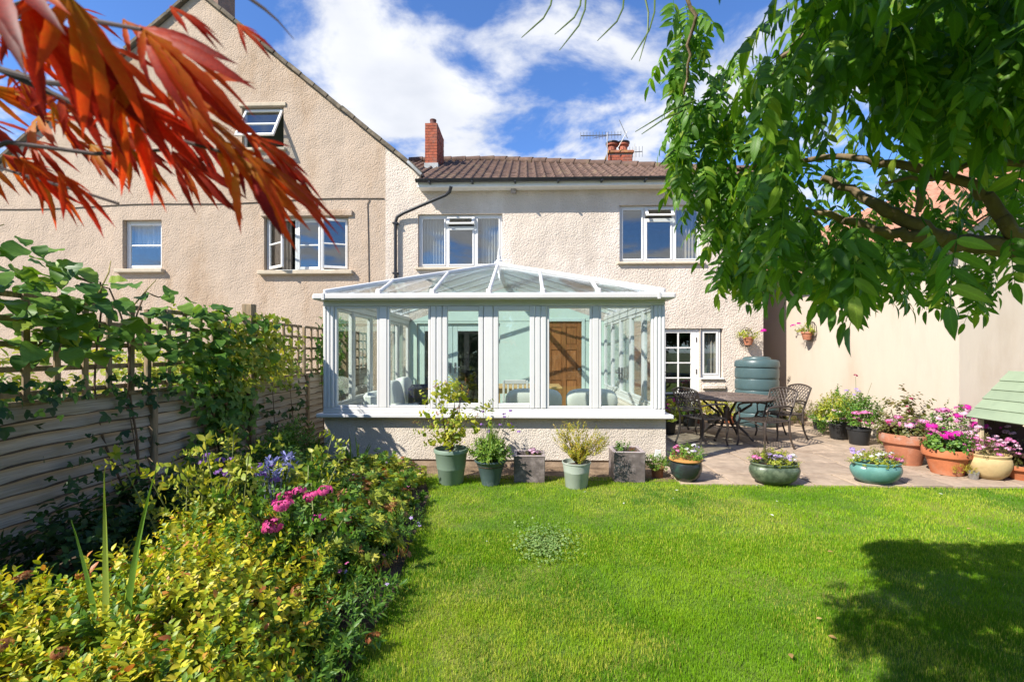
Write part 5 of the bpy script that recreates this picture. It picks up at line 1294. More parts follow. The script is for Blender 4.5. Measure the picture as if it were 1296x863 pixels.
foliage(t, (-.02, .05, .38), (.34, .25, .34), 200, .12, L_YELLOWGREEN, 'ovate'); heads(t, ring(9, (.0, -.15), .2, .1, .32, .52, .04, .05), F_PALE); heads(t, ring(4, (.15, -.1), .15, .1, .75, .85, .03, .04), F_LILAC)
t = pot('nursery_pot', 'black nursery pot of leafy stems with pink blooms beside the weathered terracotta pot', 'potted plant', on(1087, 562, .02), 'nursery', .17, .26, NURS, group='black nursery pots by the wall')
foliage(t, (.06, .05, .36), (.30, .22, .42), 190, .12, L_GREEN, 'ovate'); heads(t, ring(9, (.03, -.14), .22, .1, .35, .55, .04, .055), F_PINK); heads(t, ring(4, (0, -.1), .2, .1, .35, .45, .03, .04), F_RED); stems(t, [((0, 0, .3), (-.05, 0, 1.08)), ((0, 0, .3), (.2, 0, .98))]); heads(t, [((-.05, 0, 1.1), .03)], F_RED)
t = pot('nursery_pot', 'small black nursery pot with one pink flower, first in the row by the passage', 'potted plant', on(1035, 543, .02), 'nursery', .09, .17, NURS, group='black nursery pots by the wall')
foliage(t, (0, 0, .18), (.13, .12, .14), 50, .09, L_GREEN, 'ovate'); heads(t, [((.02, -.08, .28), .035)], F_PINK)
def border_shrub(name, label, c, r_, m, key, n, size, fl=None):
    t = thing(name, label, 'shrub', (c[0], c[1], .0)); foliage(t, (0, 0, r_[2] * .25), r_, n, size, m, key, fill=.3)
    stems(t, [((random.uniform(-.05, .05), random.uniform(-.05, .05), 0), (random.uniform(-r_[0], r_[0]) * .6, random.uniform(-r_[1], r_[1]) * .6, r_[2] * .8)) for _ in range(8)], BROWNSTEM, .005)
    if fl:
        for (m_, k_, s_) in fl: heads(t, ring(k_, (0, -r_[1] * .4), r_[0] * .8, r_[1] * .5, r_[2] * .6, r_[2] * 1.15, *s_), m_)
    return t
border_shrub('low_shrub', 'low rusty green shrub at the passage corner of the outbuilding', (5.55, 9.3), (.38, .3, .42), L_OLIVE, 'fine', 130, .14)
border_shrub('low_shrub', 'green bushy shrub filling the gap behind the black nursery pots', (5.72, 8.5), (.28, .35, .62), L_GREEN, 'ovate', 150, .14)
border_shrub('dark_leaved_shrub', 'bronze-green twiggy shrub behind the weathered terracotta pot', (5.62, 6.95), (.36, .30, .78), L_OLIVE, 'round', 150, .13, [(F_RED, 5, (.02, .03))])
border_shrub('pink_flowering_shrub', 'pink and white flowering bush at the outbuilding corner behind the terracotta pots', (5.66, 6.25), (.30, .26, .66), L_GREEN, 'ovate', 140, .12, [(F_PALE, 11, (.045, .06)), (F_PINK, 6, (.04, .055)), (F_MAGENTA, 4, (.07, .085))])
border_shrub('pink_daisy_bush', 'mounded bush dotted with pale pink daisies under the green shelter roof', (5.78, 5.92), (.42, .2, .50), L_OLIVE, 'fine', 150, .12, [(F_PALE, 26, (.03, .042)), (F_MAGENTA, 4, (.05, .07))])
border_shrub('magenta_flowering_plant', 'magenta-flowered plant behind the post of the green shelter', (6.35, 5.75), (.22, .1, .34), L_GREEN, 'round', 60, .11, [(F_MAGENTA, 6, (.045, .06))])
# --- pots by the house wall behind the table
for px, lab, r_, h, m, lm, fm, zr in ((858, 'pot of yellow-green leaves with magenta flowers under the glazed back door handle', .17, .24, NURS, L_YELLOWGREEN, F_MAGENTA, .30), (884, 'terracotta pot of yellow leaves between the door and the table leg', .13, .2, TERRA_OLD, L_GOLD, None, .24),
                                (903, 'dark pot of golden strap leaves below the small side window', .15, .22, NURS, L_GOLD, None, .3), (922, 'terracotta pot of green foliage next to the water butt', .13, .2, TERRA, L_YELLOWGREEN, None, .24), (872, 'dark pot of mixed greenery behind the lattice chair seat', .14, .2, NURS, L_GREEN, None, .2)):
    p = at(px, 530, 9.55 if px != 872 else 9.15); t = pot('wall_pot', lab, 'potted plant', (p.x, p.y, .02), 'nursery', r_, h, m, group='pots along the house wall')
    foliage(t, (0, 0, h), (r_ * 1.5, r_ * 1.2, zr), 70, .12, lm, 'lance' if px == 903 else 'ovate')
    if fm: heads(t, ring(5, (-.05, -.1), .2, .1, h + .1, h + zr, .04, .055), fm)
p = at(845, 530, 8.3); t = pot('corner_pot', 'dark pot of yellow-green leaves with purple flowers at the conservatory corner', 'potted plant', (p.x, p.y, .02), 'nursery', .16, .26, NURS)
foliage(t, (0, 0, .28), (.24, .22, .28), 90, .12, L_YELLOWGREEN, 'ovate'); heads(t, ring(6, (-.06, -.12), .16, .08, .38, .55, .045, .06), F_MAGENTA)
# --- wall baskets
def wall_basket(label, loc, rz, fol):
    t = thing('wall_basket', label, 'hanging basket', loc, rz, 'wire wall baskets')
    w = MB()
    for z, r_ in ((0, .14), (-.09, .12), (-.17, .08)): w.tube([(r_ * math.cos(a), -r_ * math.sin(a), z) for a in np.linspace(0, math.pi, 13)], .005, 5)
    for a in np.linspace(0, math.pi, 7): w.tube([(.14 * math.cos(a), -.14 * math.sin(a), 0), (.12 * math.cos(a), -.12 * math.sin(a), -.09), (.08 * math.cos(a), -.08 * math.sin(a), -.17)], .004, 5)
    w.tube([(-.14, 0, 0), (-.12, -.005, .14), (-.06, -.005, .21), (0, -.005, .23), (.06, -.005, .21), (.12, -.005, .14), (.14, 0, 0)], .006, 5)
    for x in (-.07, 0, .07): w.tube([(x, -.005, 0), (x * .8, -.005, .2)], .004, 5)
    w.build('wire_frame', mat('black_wire', (.03, .028, .026), .5, metal=.5), t)
    MB().lathe([(.07, -.15), (.10, -.02), (.112, -.02), (.112, .02), (.09, .02)], 20, o=(0, -.115, 0)).build('pot', TERRA_OLD, t, smooth=True)
    foliage(t, (-.02, -.12, .02), (.17, .10, .13), 34, .10, fol, 'ovate', up=.3)
    return t
p = at(943, 428, HY); t = wall_basket('wire wall basket with terracotta pot on the roughcast wall above the water butt', (p.x, HY - .03, p.z), 0, L_YELLOWGREEN); heads(t, [((.32, -.12, .16), .055), ((.29, -.12, .14), .04)], F_MAGENTA, name='flower_head'); stems(t, [((0, -.1, .02), (.31, -.12, .15))])
p = atX(1029, 421, OX); t = wall_basket('wire wall basket with terracotta pot on the smooth outbuilding wall', (OX - .01, p.y, p.z), R(-90), L_YELLOWGREEN); heads(t, [((-.42, -.16, .17), .05), ((-.14, -.2, .2), .04)], F_MAGENTA); stems(t, [((0, -.1, .02), (-.41, -.15, .16)), ((0, -.1, .02), (-.14, -.2, .19))])
# ================================================================== flower bed
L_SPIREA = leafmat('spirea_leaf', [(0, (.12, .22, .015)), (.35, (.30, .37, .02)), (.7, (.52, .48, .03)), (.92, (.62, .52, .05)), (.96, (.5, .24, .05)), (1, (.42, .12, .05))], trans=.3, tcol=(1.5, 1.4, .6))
SPI = [sprig_t(OVATE, 11, 1.0, .42, tilt=.75, up=.55) for _ in range(6)]
spi_mesh = [as_mesh('sprig', t, L_SPIREA) for t in SPI]
def spirea(label, c, r_, n_obj, n_stuff, rust=10):
    t = thing('golden_spirea', label, 'shrub', (c[0], c[1], .02), 0, 'golden spireas in the flower bed')
    stems(t, [((random.uniform(-.1, .1), random.uniform(-.1, .1), 0), (random.uniform(-r_[0], r_[0]) * .7, random.uniform(-r_[1], r_[1]) * .7, r_[2] * .75)) for _ in range(26)], BROWNSTEM, .005)
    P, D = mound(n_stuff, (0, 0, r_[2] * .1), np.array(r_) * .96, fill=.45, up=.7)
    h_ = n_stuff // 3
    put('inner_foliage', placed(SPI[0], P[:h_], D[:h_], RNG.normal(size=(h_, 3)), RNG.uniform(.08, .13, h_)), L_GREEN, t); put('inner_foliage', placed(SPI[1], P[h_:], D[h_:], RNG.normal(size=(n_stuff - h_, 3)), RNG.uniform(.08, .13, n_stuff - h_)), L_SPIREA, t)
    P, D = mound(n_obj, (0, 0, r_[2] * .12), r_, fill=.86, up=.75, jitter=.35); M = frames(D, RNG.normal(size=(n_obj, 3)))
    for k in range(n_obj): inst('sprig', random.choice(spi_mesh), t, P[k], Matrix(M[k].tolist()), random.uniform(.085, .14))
    # faded flower plates and reddish shoots
    P, D = mound(rust, (0, 0, r_[2] * .18), np.array(r_) * 1.04, fill=.97, up=1)
    heads(t, [(tuple(p), random.uniform(.022, .04)) for p in P], MATS['leaf_rusty'], name='faded_flower_head')
    return t
spirea('broad golden-leaved spirea mound in the middle of the flower bed', (-1.70, 2.18), (.74, .70, .42), 290, 1100, 24)
spirea('golden spirea with rusty flower heads crowding the lawn edge of the bed', (-1.42, 1.62), (.54, .5, .30), 110, 480, 18)
spirea('golden spirea with reddish shoots close to the fence', (-2.42, 1.72), (.5, .5, .44), 80, 420, 16)
spirea('smaller golden spirea in front of the rose stems', (-2.05, 2.95), (.45, .42, .42), 80, 380, 8)
# geranium mound with small flowers
def bed_plant(name, label, c, r_, m, key, n, size, flowers=(), cat='plant', fill=.3, up=.6, extra=None, zc=.15):
    t = thing(name, label, cat, (c[0], c[1], .02)); foliage(t, (0, 0, r_[2] * zc), r_, n, size, m, key, fill, up)
    if extra:
        for (m2, k2, n2, s2) in extra: foliage(t, (0, 0, r_[2] * (zc + .1)), np.array(r_) * .98, n2, s2, m2, k2, .7, up, name='tinted_leaves')
    for (fm, k_, s_) in flowers:
        P, D = mound(k_, (0, 0, r_[2] * (zc + .1)), np.array(r_) * 1.05, fill=.95); heads(t, [(tuple(p), random.uniform(*s_)) for p in P], fm, 'umbel' if s_[0] > .03 else 'single', name='flower')
    return t
PALM = lobed([-72, -38, 0, 38, 72], [.7, .92, 1, .92, .7], w=.17, curl=.2); SPR['palm'] = sprig_t(PALM, 5, .7, .5, up=.3)
bed_plant('cranesbill_mound', 'sprawling green cranesbill with tiny pink flowers at the lawn edge', (-1.36, 3.15), (.42, .55, .27), L_YELLOWGREEN, 'palm', 300, .13, [(F_PINK, 9, (.014, .018))], extra=[(L_RUST, 'palm', 26, .11), (L_GREEN, 'palm', 160, .12)])
bed_plant('cranesbill_mound', 'low reddening cranesbill halfway to the conservatory', (-1.48, 4.05), (.46, .52, .27), L_YELLOWGREEN, 'palm', 280, .13, [(F_PINK, 9, (.014, .018))], extra=[(L_RUST, 'palm', 60, .11), (L_GREEN, 'palm', 120, .12)])
bed_plant('cranesbill_mound', 'spreading leafy cranesbill ending at the conservatory soil strip', (-1.66, 4.9), (.52, .46, .27), L_YELLOWGREEN, 'palm', 260, .12, [(F_PALE, 8, (.014, .018))], extra=[(L_GREEN, 'palm', 90, .12), (L_RUST, 'palm', 16, .1)])
bed_plant('edging_plant', 'low dark trailing plant with lilac flowers spilling on the lawn edge', (-1.0, 2.45), (.22, .5, .12), L_GREEN, 'lance', 150, .11, [(F_LILAC, 7, (.012, .016))], up=.3)
bed_plant('edging_plant', 'low dark clump of leaves at the near corner of the bed', (-.96, 1.72), (.2, .45, .11), L_GREEN, 'lance', 120, .11, [], up=.3)
bed_plant('edging_plant', 'sparse low plant with violet flowers on bare earth by the lawn', (-1.02, 3.62), (.14, .34, .13), L_GREEN, 'fine', 60, .10, [(F_LILAC, 6, (.013, .017))], up=.5)
# roses
def rose(label, c, h, sp, nst, m, fl, lm):
    t = thing('rose_bush', label, 'rose', (c[0], c[1], .02), 0, 'rose bushes in the flower bed'); P = []; D = []; st = []
    for k in range(nst):
        b_ = Vector((random.gauss(0, .06), random.gauss(0, .06), .02)); tip = Vector((random.gauss(0, sp), random.gauss(0, sp), h * random.uniform(.75, 1.08))); st.append((b_, tip))
        for f in np.linspace(.42, 1, 9): p = b_.lerp(tip, f); P.append(tuple(p)); D.append((random.gauss(0, 1), random.gauss(0, 1), random.gauss(.25, .4)))
    stems(t, st, mat('rose_stem', (.17, .19, .06), .7, var=.2), .006)
    n = len(P); put('foliage', placed(spr('ovate'), P, D, RNG.normal(size=(n, 3)) + (0, 0, 1), RNG.uniform(.09, .15, n)), lm, t)
    for (fm, spots) in fl: heads(t, spots, fm)
    return t
rose('rose bush with hot pink double blooms above the spirea', tuple(gr(352, 668, .42))[:2], .52, .16, 9, None, [(F_CORAL, [((.0, -.05, .44), .062), ((.04, -.05, .55), .05), ((-.03, -.04, .42), .05), ((.07, -.03, .56), .04)])], L_GREEN)
rose('rose bush carrying a spray of magenta blooms near the fence post', tuple(gr(378, 632, .52))[:2], .62, .2, 9, None, [(F_CORAL, [((-.10 + .055 * k, random.uniform(-.05, .02), .52 + .02 * (k % 3)), random.uniform(.035, .05)) for k in range(6)]), (F_MAGENTA, [((.16, -.05, .40), .04), ((-.14, 0, .48), .04)])], L_GREEN)
for px, py, z, h, lab in ((235, 610, .62, .78, 'leggy rose with bare stems and yellow leaves in front of the dark climber'), (300, 590, .72, .86, 'tall yellow-leaved rose against the fence post'), (395, 590, .6, .72, 'yellow-leaved rose by the blue sea holly')):
    rose(lab, tuple(gr(px, py, z))[:2], h, .2, 6, None, [], L_YELLOWGREEN)
# blue sea holly
t = thing('sea_holly', 'spiky steel blue flower cluster beside the fence post', 'plant', (gr(345, 580, .72).x, gr(345, 580, .72).y, .02))
sp = [(random.gauss(0, .10), random.gauss(0, .08), random.uniform(.55, .72)) for _ in range(12)]
stems(t, [((0, 0, 0), p) for p in sp], mat('blue_stem', (.2, .22, .3), .7), .004)
STAR = flat(placed(LANCE, np.zeros((14, 3)), rdir(14, .4), RNG.normal(size=(14, 3)), RNG.uniform(.7, 1.1, 14))); sm = as_mesh('flower', STAR, F_BLUE)
for p in sp: inst('flower', sm, t, p, (random.uniform(-.4, .4), random.uniform(-.4, .4), random.random() * 6), random.uniform(.04, .065))
for px, py, z, lab in ((282, 585, .7, 'violet bellflower heads against the tall fence post'), (322, 742 - 140, .6, 'violet bellflower stems among the yellow rose leaves')):
    g = gr(px, py, z); t = thing('bellflower', lab, 'plant', (g.x, g.y, .02), 0, 'violet bellflowers'); sp = [(random.gauss(0, .06), random.gauss(0, .06), z + random.uniform(-.08, .06)) for _ in range(6)]; stems(t, [((0, 0, 0), p) for p in sp], STEM, .004); heads(t, [(p, random.uniform(.03, .042)) for p in sp], F_PURPLE)
# sword leaves
def swords(label, c, lens, w, m, rz=0, name='sword_leaf_plant', group=None):
    t = thing(name, label, 'plant', (c[0], c[1], .02), rz, group)
    for (l, dx, dy, x) in lens:
        n = 9; mb = MB()
        for i in range(n + 1):
            f = i / n; ww = w * (1 - f ** 2.5) * .5; X = x + dx * f * f * l; Yy = dy * f * f * l; Z = l * f * (1 - .12 * f * abs(dx) * 2)
            mb.v += [(X - ww, Yy, Z), (X, Yy + w * .14, Z), (X + ww, Yy, Z)]
        for i in range(n):
            for k in range(2): a = 3 * i + k; mb.f.append((a, a + 1, a + 4, a + 3))
        mb.build('sword_leaf', m, t, smooth=True)
    return t
swords('tall pair of green sword leaves rising from the golden spirea', (-1.74, 1.86), [(.98, -.03, .02, -.02), (1.02, .14, 0, .05), (.45, .35, 0, .03), (.5, .05, .05, .04), (.4, -.2, 0, -.03), (.8, -.22, .05, -.04), (.7, .3, .1, .02)], .036, L_BLADE)
g = gr(448, 596, .1); swords('clump of upright sword leaves at the conservatory wall corner', (g.x, g.y), [(random.uniform(.3, .55), random.uniform(-.5, .5), random.uniform(-.2, .2), random.uniform(-.1, .1)) for _ in range(16)], .03, L_BLADE)
bed_plant('leafy_clump', 'dark green bushy clump between fence end and conservatory', (-2.85, 5.45), (.36, .4, .5), L_GREEN, 'lance', 170, .16, up=1.0)
bed_plant('leafy_clump', 'bright upright leafy clump by the fence near the sea holly', (-2.75, 4.9), (.34, .34, .46), L_GREEN, 'lance', 170, .16, up=1.1)
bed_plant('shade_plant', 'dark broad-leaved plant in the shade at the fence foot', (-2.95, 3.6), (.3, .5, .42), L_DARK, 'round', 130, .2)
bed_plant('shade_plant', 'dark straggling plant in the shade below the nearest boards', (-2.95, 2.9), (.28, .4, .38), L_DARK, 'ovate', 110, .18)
HOST = leaf_t([(0, .04), (.15, .2), (.4, .3), (.7, .22), (.9, .08), (1, 0)], fold=.25, curl=.45)
for (x, y, lab) in ((-2.78, 2.35, 'dark hosta with broad arching leaves at the foot of the fence'), (-2.9, 1.75, 'glossy dark hosta clump beside the fence, nearer than the sword leaves')):
    t = thing('hosta', lab, 'plant', (x, y, .03), 0, 'hostas by the fence'); hm = as_mesh('hosta_leaf', HOST, L_DARK)
    for k in range(16): a = k * 2.4; inst('hosta_leaf', hm, t, (0, 0, .02), Matrix(frames(np.array([[math.cos(a), math.sin(a), random.uniform(.5, 1.4)]]), np.array([[-math.cos(a) * .5, -math.sin(a) * .5, 1]]))[0].tolist()), random.uniform(.26, .42))
bed_plant('ground_cover', 'mixed low green growth filling the back of the bed', (-2.2, 4.2), (.75, .8, .40), L_GREEN, 'ovate', 420, .13, fill=.2, extra=[(L_YELLOWGREEN, 'round', 120, .13)])
bed_plant('ground_cover', 'mixed low green growth between roses and spirea', (-2.3, 3.4), (.6, .5, .36), L_DARK, 'ovate', 260, .13, fill=.2, extra=[(L_YELLOWGREEN, 'round', 60, .12)])

# ================================================================== climbers on the fence
L_VINE = leafmat('vine_leaf', [(0, (.045, .12, .017)), (.45, (.085, .19, .024)), (.8, (.15, .27, .035)), (1, (.28, .36, .05))], veins=.4, trans=.38, rough=.45)
VINE = leaf_t([(-.06, .20), (.0, .34), (.08, .42), (.17, .46), (.26, .50), (.36, .485), (.46, .48), (.55, .43), (.64, .40), (.73, .31), (.81, .25), (.88, .15), (.94, .09), (1.02, 0)], fold=.16, curl=.35)
def crinkle(t, a): q = Tm(t.V.copy(), t.F, t.A, t.R); q.V[:, 2] += a * np.sin(q.V[:, 1] * 14) * np.abs(q.V[:, 0]) * 2 + RNG.normal(size=len(q.V)) * .012; return q
VM = [as_mesh('vine_leaf', crinkle(VINE, .05), L_VINE) for _ in range(5)]
def vine(label, n, fy, fz, sz, nst, cat='climber', x0=FX, group=None):
    t = thing('climbing_vine', label, cat, (x0 + .05, fy[0], .03), 0, group, world=True)
    for k in range(n):
        y = random.triangular(fy[0], fy[1], fy[2]); lo, hi = fz(y); z = random.uniform(lo, hi)
        p = (x0 + random.uniform(.0, .26) * (1 if random.random() < .8 else -1.2) + .02, y, z)
        d = np.array([[random.gauss(.6, .5), random.gauss(-.2, .8), random.gauss(-.3, .3)]]); nn = np.array([[.15 + random.gauss(0, .3), random.gauss(-.25, .35), 1.0]])
        o = bpy.data.objects.new('vine_leaf', random.choice(VM)); link(o, t); o.location = p; o.rotation_euler = Matrix(frames(d, nn)[0].tolist()).to_euler(); s_ = random.uniform(*sz); o.scale = (s_, s_, s_)
    for k in range(nst):
        y = random.uniform(fy[0], fy[1]); pts = []; z = .05
        y0 = fy[0] + (fy[1] - fy[0]) * random.uniform(.3, .7); zz = fz(y)[1]
        for i in range(14):
            f = i / 13; pts.append((x0 + .06 + .05 * math.sin(f * 9 + k), y0 + (y - y0) * f ** 1.5 + .05 * math.sin(f * 7 + k * 2), .05 + (zz - .1) * min(1, f * 1.3) + .03 * math.sin(f * 12 + k)))
        MB().tube(pts, [.011 - .006 * i / 13 for i in range(14)], 6).build('vine_stem', BROWNSTEM, t, smooth=True)
    return t
t = vine('broad-leaved vine heaped over the near trellis, tips waving above it', 190, (2.45, 4.3, 2.9), lambda y: (1.5 if random.random() < .85 else 1.2, 2.10 - .07 * abs(y - 2.7) + (.12 if y < 2.9 else 0) + random.uniform(-.03, .05)), (.08, .15), 3)
stm = MB()
for a, b_ in (((2.3, 1.95), (2.7, 2.28)), ((3.3, 1.9), (3.42, 2.2)), ((3.6, 1.85), (3.85, 2.12)), ((2.0, 1.9), (2.9, 1.75))): stm.tube([(FX + .1, a[0], a[1]), (FX + .14, (a[0] + b_[0]) / 2, (a[1] + b_[1]) / 2 + .05), (FX + .1, b_[0], b_[1])], [.006, .005, .003], 5)
stm.build('tendrils', mat('vine_tendril', (.30, .24, .07), .7), t, kind='stuff')
vine('vine with smaller leaves covering the trellis up to the tall post', 170, (3.7, 5.6, 4.6), lambda y: (1.25, 1.98 - .12 * abs(y - 4.5)), (.08, .14), 3)
IVYL = lobed([-60, 0, 60], [.75, 1, .75], w=.3, curl=.15)
def ivy(label, n, ys, zs, m, size=.07, x0=FX + .08, dens=None, name='ivy'):
    t = thing(name, label, 'climber', (x0, (ys[0] + ys[1]) / 2, .03), 0, None, world=True); P = []
    nc = max(4, n // 24); cs = [(random.uniform(*ys), random.uniform(*zs)) for _ in range(nc)]
    for k in range(n):
        cy_, cz_ = random.choice(cs); P.append((x0 + abs(random.gauss(.03, .05)), min(max(random.gauss(cy_, .14), ys[0] - .1), ys[1] + .1), min(max(random.gauss(cz_, .13), zs[0] - .06), zs[1] + .08)))
    D = np.stack([RNG.normal(.3, .3, n), RNG.normal(0, .7, n), RNG.normal(-.5, .5, n)], 1); Nn = np.stack([np.ones(n), RNG.normal(-.2, .4, n), RNG.normal(.5, .3, n)], 1)
    put('foliage', placed(IVYL, P, D, Nn, size * RNG.uniform(.6, 1.3, n)), m, t)
    mb = MB()
    for (cy_, cz_) in cs[:(4 if n > 300 else 1)]:
        mb.tube([(x0 + .01, cy_ + .2, .05), (x0 + .015, cy_ + .12, cz_ * .5), (x0 + .02, cy_, cz_)], [.007, .005, .003], 5)
    mb.build('stem', BROWNSTEM, t, kind='stuff'); return t
ivy('dense dark climber hanging down the boards beside the tall post', 560, (4.3, 5.1), (.25, 1.45), L_GREEN, .08, name='dark_climber')
ivy('light green leafy climber twined round the tall fence post and trellis', 700, (4.6, 6.2), (1.1, 1.85), L_YELLOWGREEN, .07, name='leafy_climber')
ivy('ivy sprays fringing the top of the nearest boards', 130, (2.5, 4.0), (1.08, 1.22), L_DARK, .065)
ivy('thin ivy trails on the boards right of the tall post', 70, (5.5, 6.4), (.5, 1.15), L_DARK, .07)
ivy('climber thickening at the fence end against the conservatory', 420, (6.9, 7.9), (.9, 1.95), L_GREEN, .08, name='leafy_climber')
ivy('sparse ivy scraps low on the nearest boards', 60, (2.9, 3.7), (.45, .8), L_DARK, .05)

# ================================================================== neighbour's garden seen through the trellis
for (x, y, r_, m, lab) in ((-4.6, 3.6, (.8, .8, 1.15), L_YELLOWGREEN, 'bright yellow-green bush seen through the near trellis'), (-5.0, 6.2, (.9, 1.0, 1.5), L_YELLOWGREEN, 'tall sunlit hedge plant behind the far trellis'), (-4.5, 7.8, (.7, .9, 1.45), L_GREEN, 'green bush behind the trellis next to the conservatory'), (-6.5, 4.8, (.9, .9, 1.2), L_GREEN, 'mid green bush further back in the neighbouring yard'), (-5.2, 2.2, (.8, .7, 1.0), L_GREEN, 'low green bush behind the nearest fence panel')):
    border_shrub('neighbour_bush', lab, (x, y), r_, m, 'ovate', 420, .26)
t = thing('yard_table', 'white garden table seen through the trellis gaps', 'table', (-5.6, 5.4, .01)); MB().lathe([(.45, .7), (.46, .72), (.44, .74), (.02, .745)], 24).build('tabletop', WHITE, t)
for k in range(4): a = k * 1.57; MB().tube([(.3 * math.cos(a), .3 * math.sin(a), .7), (.38 * math.cos(a), .38 * math.sin(a), 0)], .018, 6).build('leg', WHITE, t)

# ================================================================== wisteria overhead
L_WIST = leafmat('wisteria_leaf', [(0, (.055, .14, .016)), (.5, (.10, .23, .022)), (.85, (.17, .31, .03)), (1, (.30, .38, .05))], veins=.35, trans=.5, rough=.42, tcol=(1.5, 1.55, .5))
WL = leaf_t([(0, .02), (.12, .13), (.35, .175), (.6, .155), (.8, .085), (.92, .03), (1, 0)], fold=.2, curl=.3)
def wist_t(npair=5):
    """pinnate leaf: a stalk along +Y with opposite leaflets and one at the tip"""
    P = []; D = []; Nn = []; S = []
    for k in range(npair):
        f = .18 + .72 * k / (npair - .0)
        for sx in (-1, 1): P.append((0, f, -.25 * f * f)); D.append((sx * RNG.uniform(.75, 1), RNG.uniform(.35, .8), RNG.uniform(-.6, -.1))); Nn.append((RNG.normal() * .25 - sx * .2, RNG.normal() * .2, 1)); S.append(RNG.uniform(.24, .33) * (.85 + .3 * math.sin(f * 3)))
    P.append((0, .92, -.22)); D.append((RNG.normal() * .15, 1, -.4)); Nn.append((0, .3, 1)); S.append(.34)
    t = flat(placed(WL, P, D, Nn, S)); mb = MB(); mb.tube([(0, 0, 0), (0, .5, -.06), (0, .95, -.23)], [.009, .006, .004], 4)
    st = Tm(mb.v, mb.f); st.R[:] = .9
    return merge([t, st])
WT = [wist_t(n) for n in (4, 5, 5, 6, 6)]; WMESH = [as_mesh('compound_leaf', t, L_WIST) for t in WT]
tree = thing('wisteria_tree', 'overhanging wisteria branches with long divided leaves above the lawn', 'tree', (5.2, 1.2, 0), world=True)
BARK = mat('wisteria_bark', (.20, .145, .085), .9, var=.3, vscale=9, bump=.7, bscale=30, bdist=.01, col2=(.12, .085, .05), dscale=7)
def limb(pts, r0, r1, name='branch'):
    P = [at(*p) if len(p) == 3 else Vector(p[1]) for p in pts]
    fine = []
    for a, b_ in zip(P, P[1:]):
        for k in range(4): fine.append(a.lerp(b_, k / 4) + Vector((random.gauss(0, .006), random.gauss(0, .006), random.gauss(0, .006))))
    fine.append(P[-1]); n = len(fine)
    return MB().tube(fine, [r0 + (r1 - r0) * i / (n - 1) for i in range(n)], 9).build(name, BARK, tree, smooth=True)
tk = [(4.9, 1.15, -.05), (4.95, 1.2, .9), (4.7, 1.25, 1.6), (4.2, 1.35, 1.88), (3.4, 1.55, 1.98)]
MB().tube([Vector(p) for p in tk], [.11, .09, .08, .065, .05], 12).build('trunk', BARK, tree, smooth=True)
p0 = at(1310, 318, 1.75)
MB().tube([Vector(tk[-1]), p0.lerp(Vector(tk[-1]), .4), p0], [.05, .046, .042], 10).build('branch', BARK, tree, smooth=True)
limb([(1310, 318, 1.75), (1250, 312, 1.75), (1200, 303, 1.75), (1150, 282, 1.78), (1115, 262, 1.8), (1085, 245, 1.85), (1040, 225, 1.9)], .040, .012)
limb([(1200, 303, 1.75), (1150, 300, 1.78), (1110, 292, 1.8), (1075, 280, 1.85), (1030, 268, 1.9), (985, 262, 1.95)], .026, .008)
limb([(1310, 312, 1.75), (1272, 285, 1.7), (1258, 262, 1.7), (1232, 235, 1.7), (1170, 214, 1.72), (1110, 205, 1.75), (1060, 198, 1.8), (1000, 205, 1.85), (930, 215, 1.85)], .026, .007)
limb([(1160, 268, 1.75), (1175, 210, 1.7), (1190, 160, 1.65), (1225, 110, 1.6), (1280, 60, 1.5), (1330, 20, 1.45)], .012, .009)
limb([(1300, 210, 1.6), (1240, 205, 1.65), (1180, 225, 1.7), (1120, 232, 1.75)], .012, .006)
limb([(1045, 5, 1.45), (1020, 45, 1.5), (990, 70, 1.55), (975, 95, 1.6), (940, 130, 1.65)], .012, .006)
limb([(860, -30, 1.5), (880, 20, 1.5), (872, 70, 1.55), (866, 120, 1.6)], .007, .004)
# leaf positions: a real volume between underside and a sloping far face, seen and unseen parts alike
def under(px):      # lowest picture row that the foliage reaches, by column
    T = [(836, 175), (850, 215), (880, 280), (905, 345), (918, 395), (950, 400), (965, 372), (1000, 352), (1020, 392), (1052, 400), (1070, 368), (1095, 402), (1120, 418), (1140, 372), (1165, 372), (1180, 405), (1210, 395), (1240, 420), (1252, 372), (1296, 365), (1330, 370)]
    for (a, ya), (b_, yb) in zip(T, T[1:]):
        if a <= px <= b_: return ya + (yb - ya) * (px - a) / (b_ - a)
    return T[0][1] if px < T[0][0] else T[-1][1]
leaves = []
def add_leaf(p, s_, hang):
    leaves.append((Vector(p), s_, hang))
random.seed(21)
while len(leaves) < 740:                       # the part in the picture
    px = random.uniform(852, 1330); f = random.random() ** .75; py = -50 + (under(px) + 30) * f
    Y = random.uniform(1.1, 2.2) if px > 960 else random.uniform(1.7, 2.15)
    p = at(px, py, Y)
    if p.y + .69 * p.z > 3.75: continue
    s_ = random.uniform(.13, .215) if px > 960 else random.uniform(.13, .19)
    if py + .92 * s_ * 576 / Y > under(px): continue
    bl = np.interp(px, [1000, 1040, 1115, 1200, 1310], [215, 225, 262, 300, 315])
    if px > 1000 and p.y < 1.88 and -170 < py - bl < 35: continue
    # thin spots where the sky shows
    if 940 < px < 1000 and py < 60 and random.random() < .75: continue
    if 1100 < px < 1180 and 60 < py < 140 and random.random() < .6: continue
    add_leaf(p, s_, random.uniform(.5, 1.3))
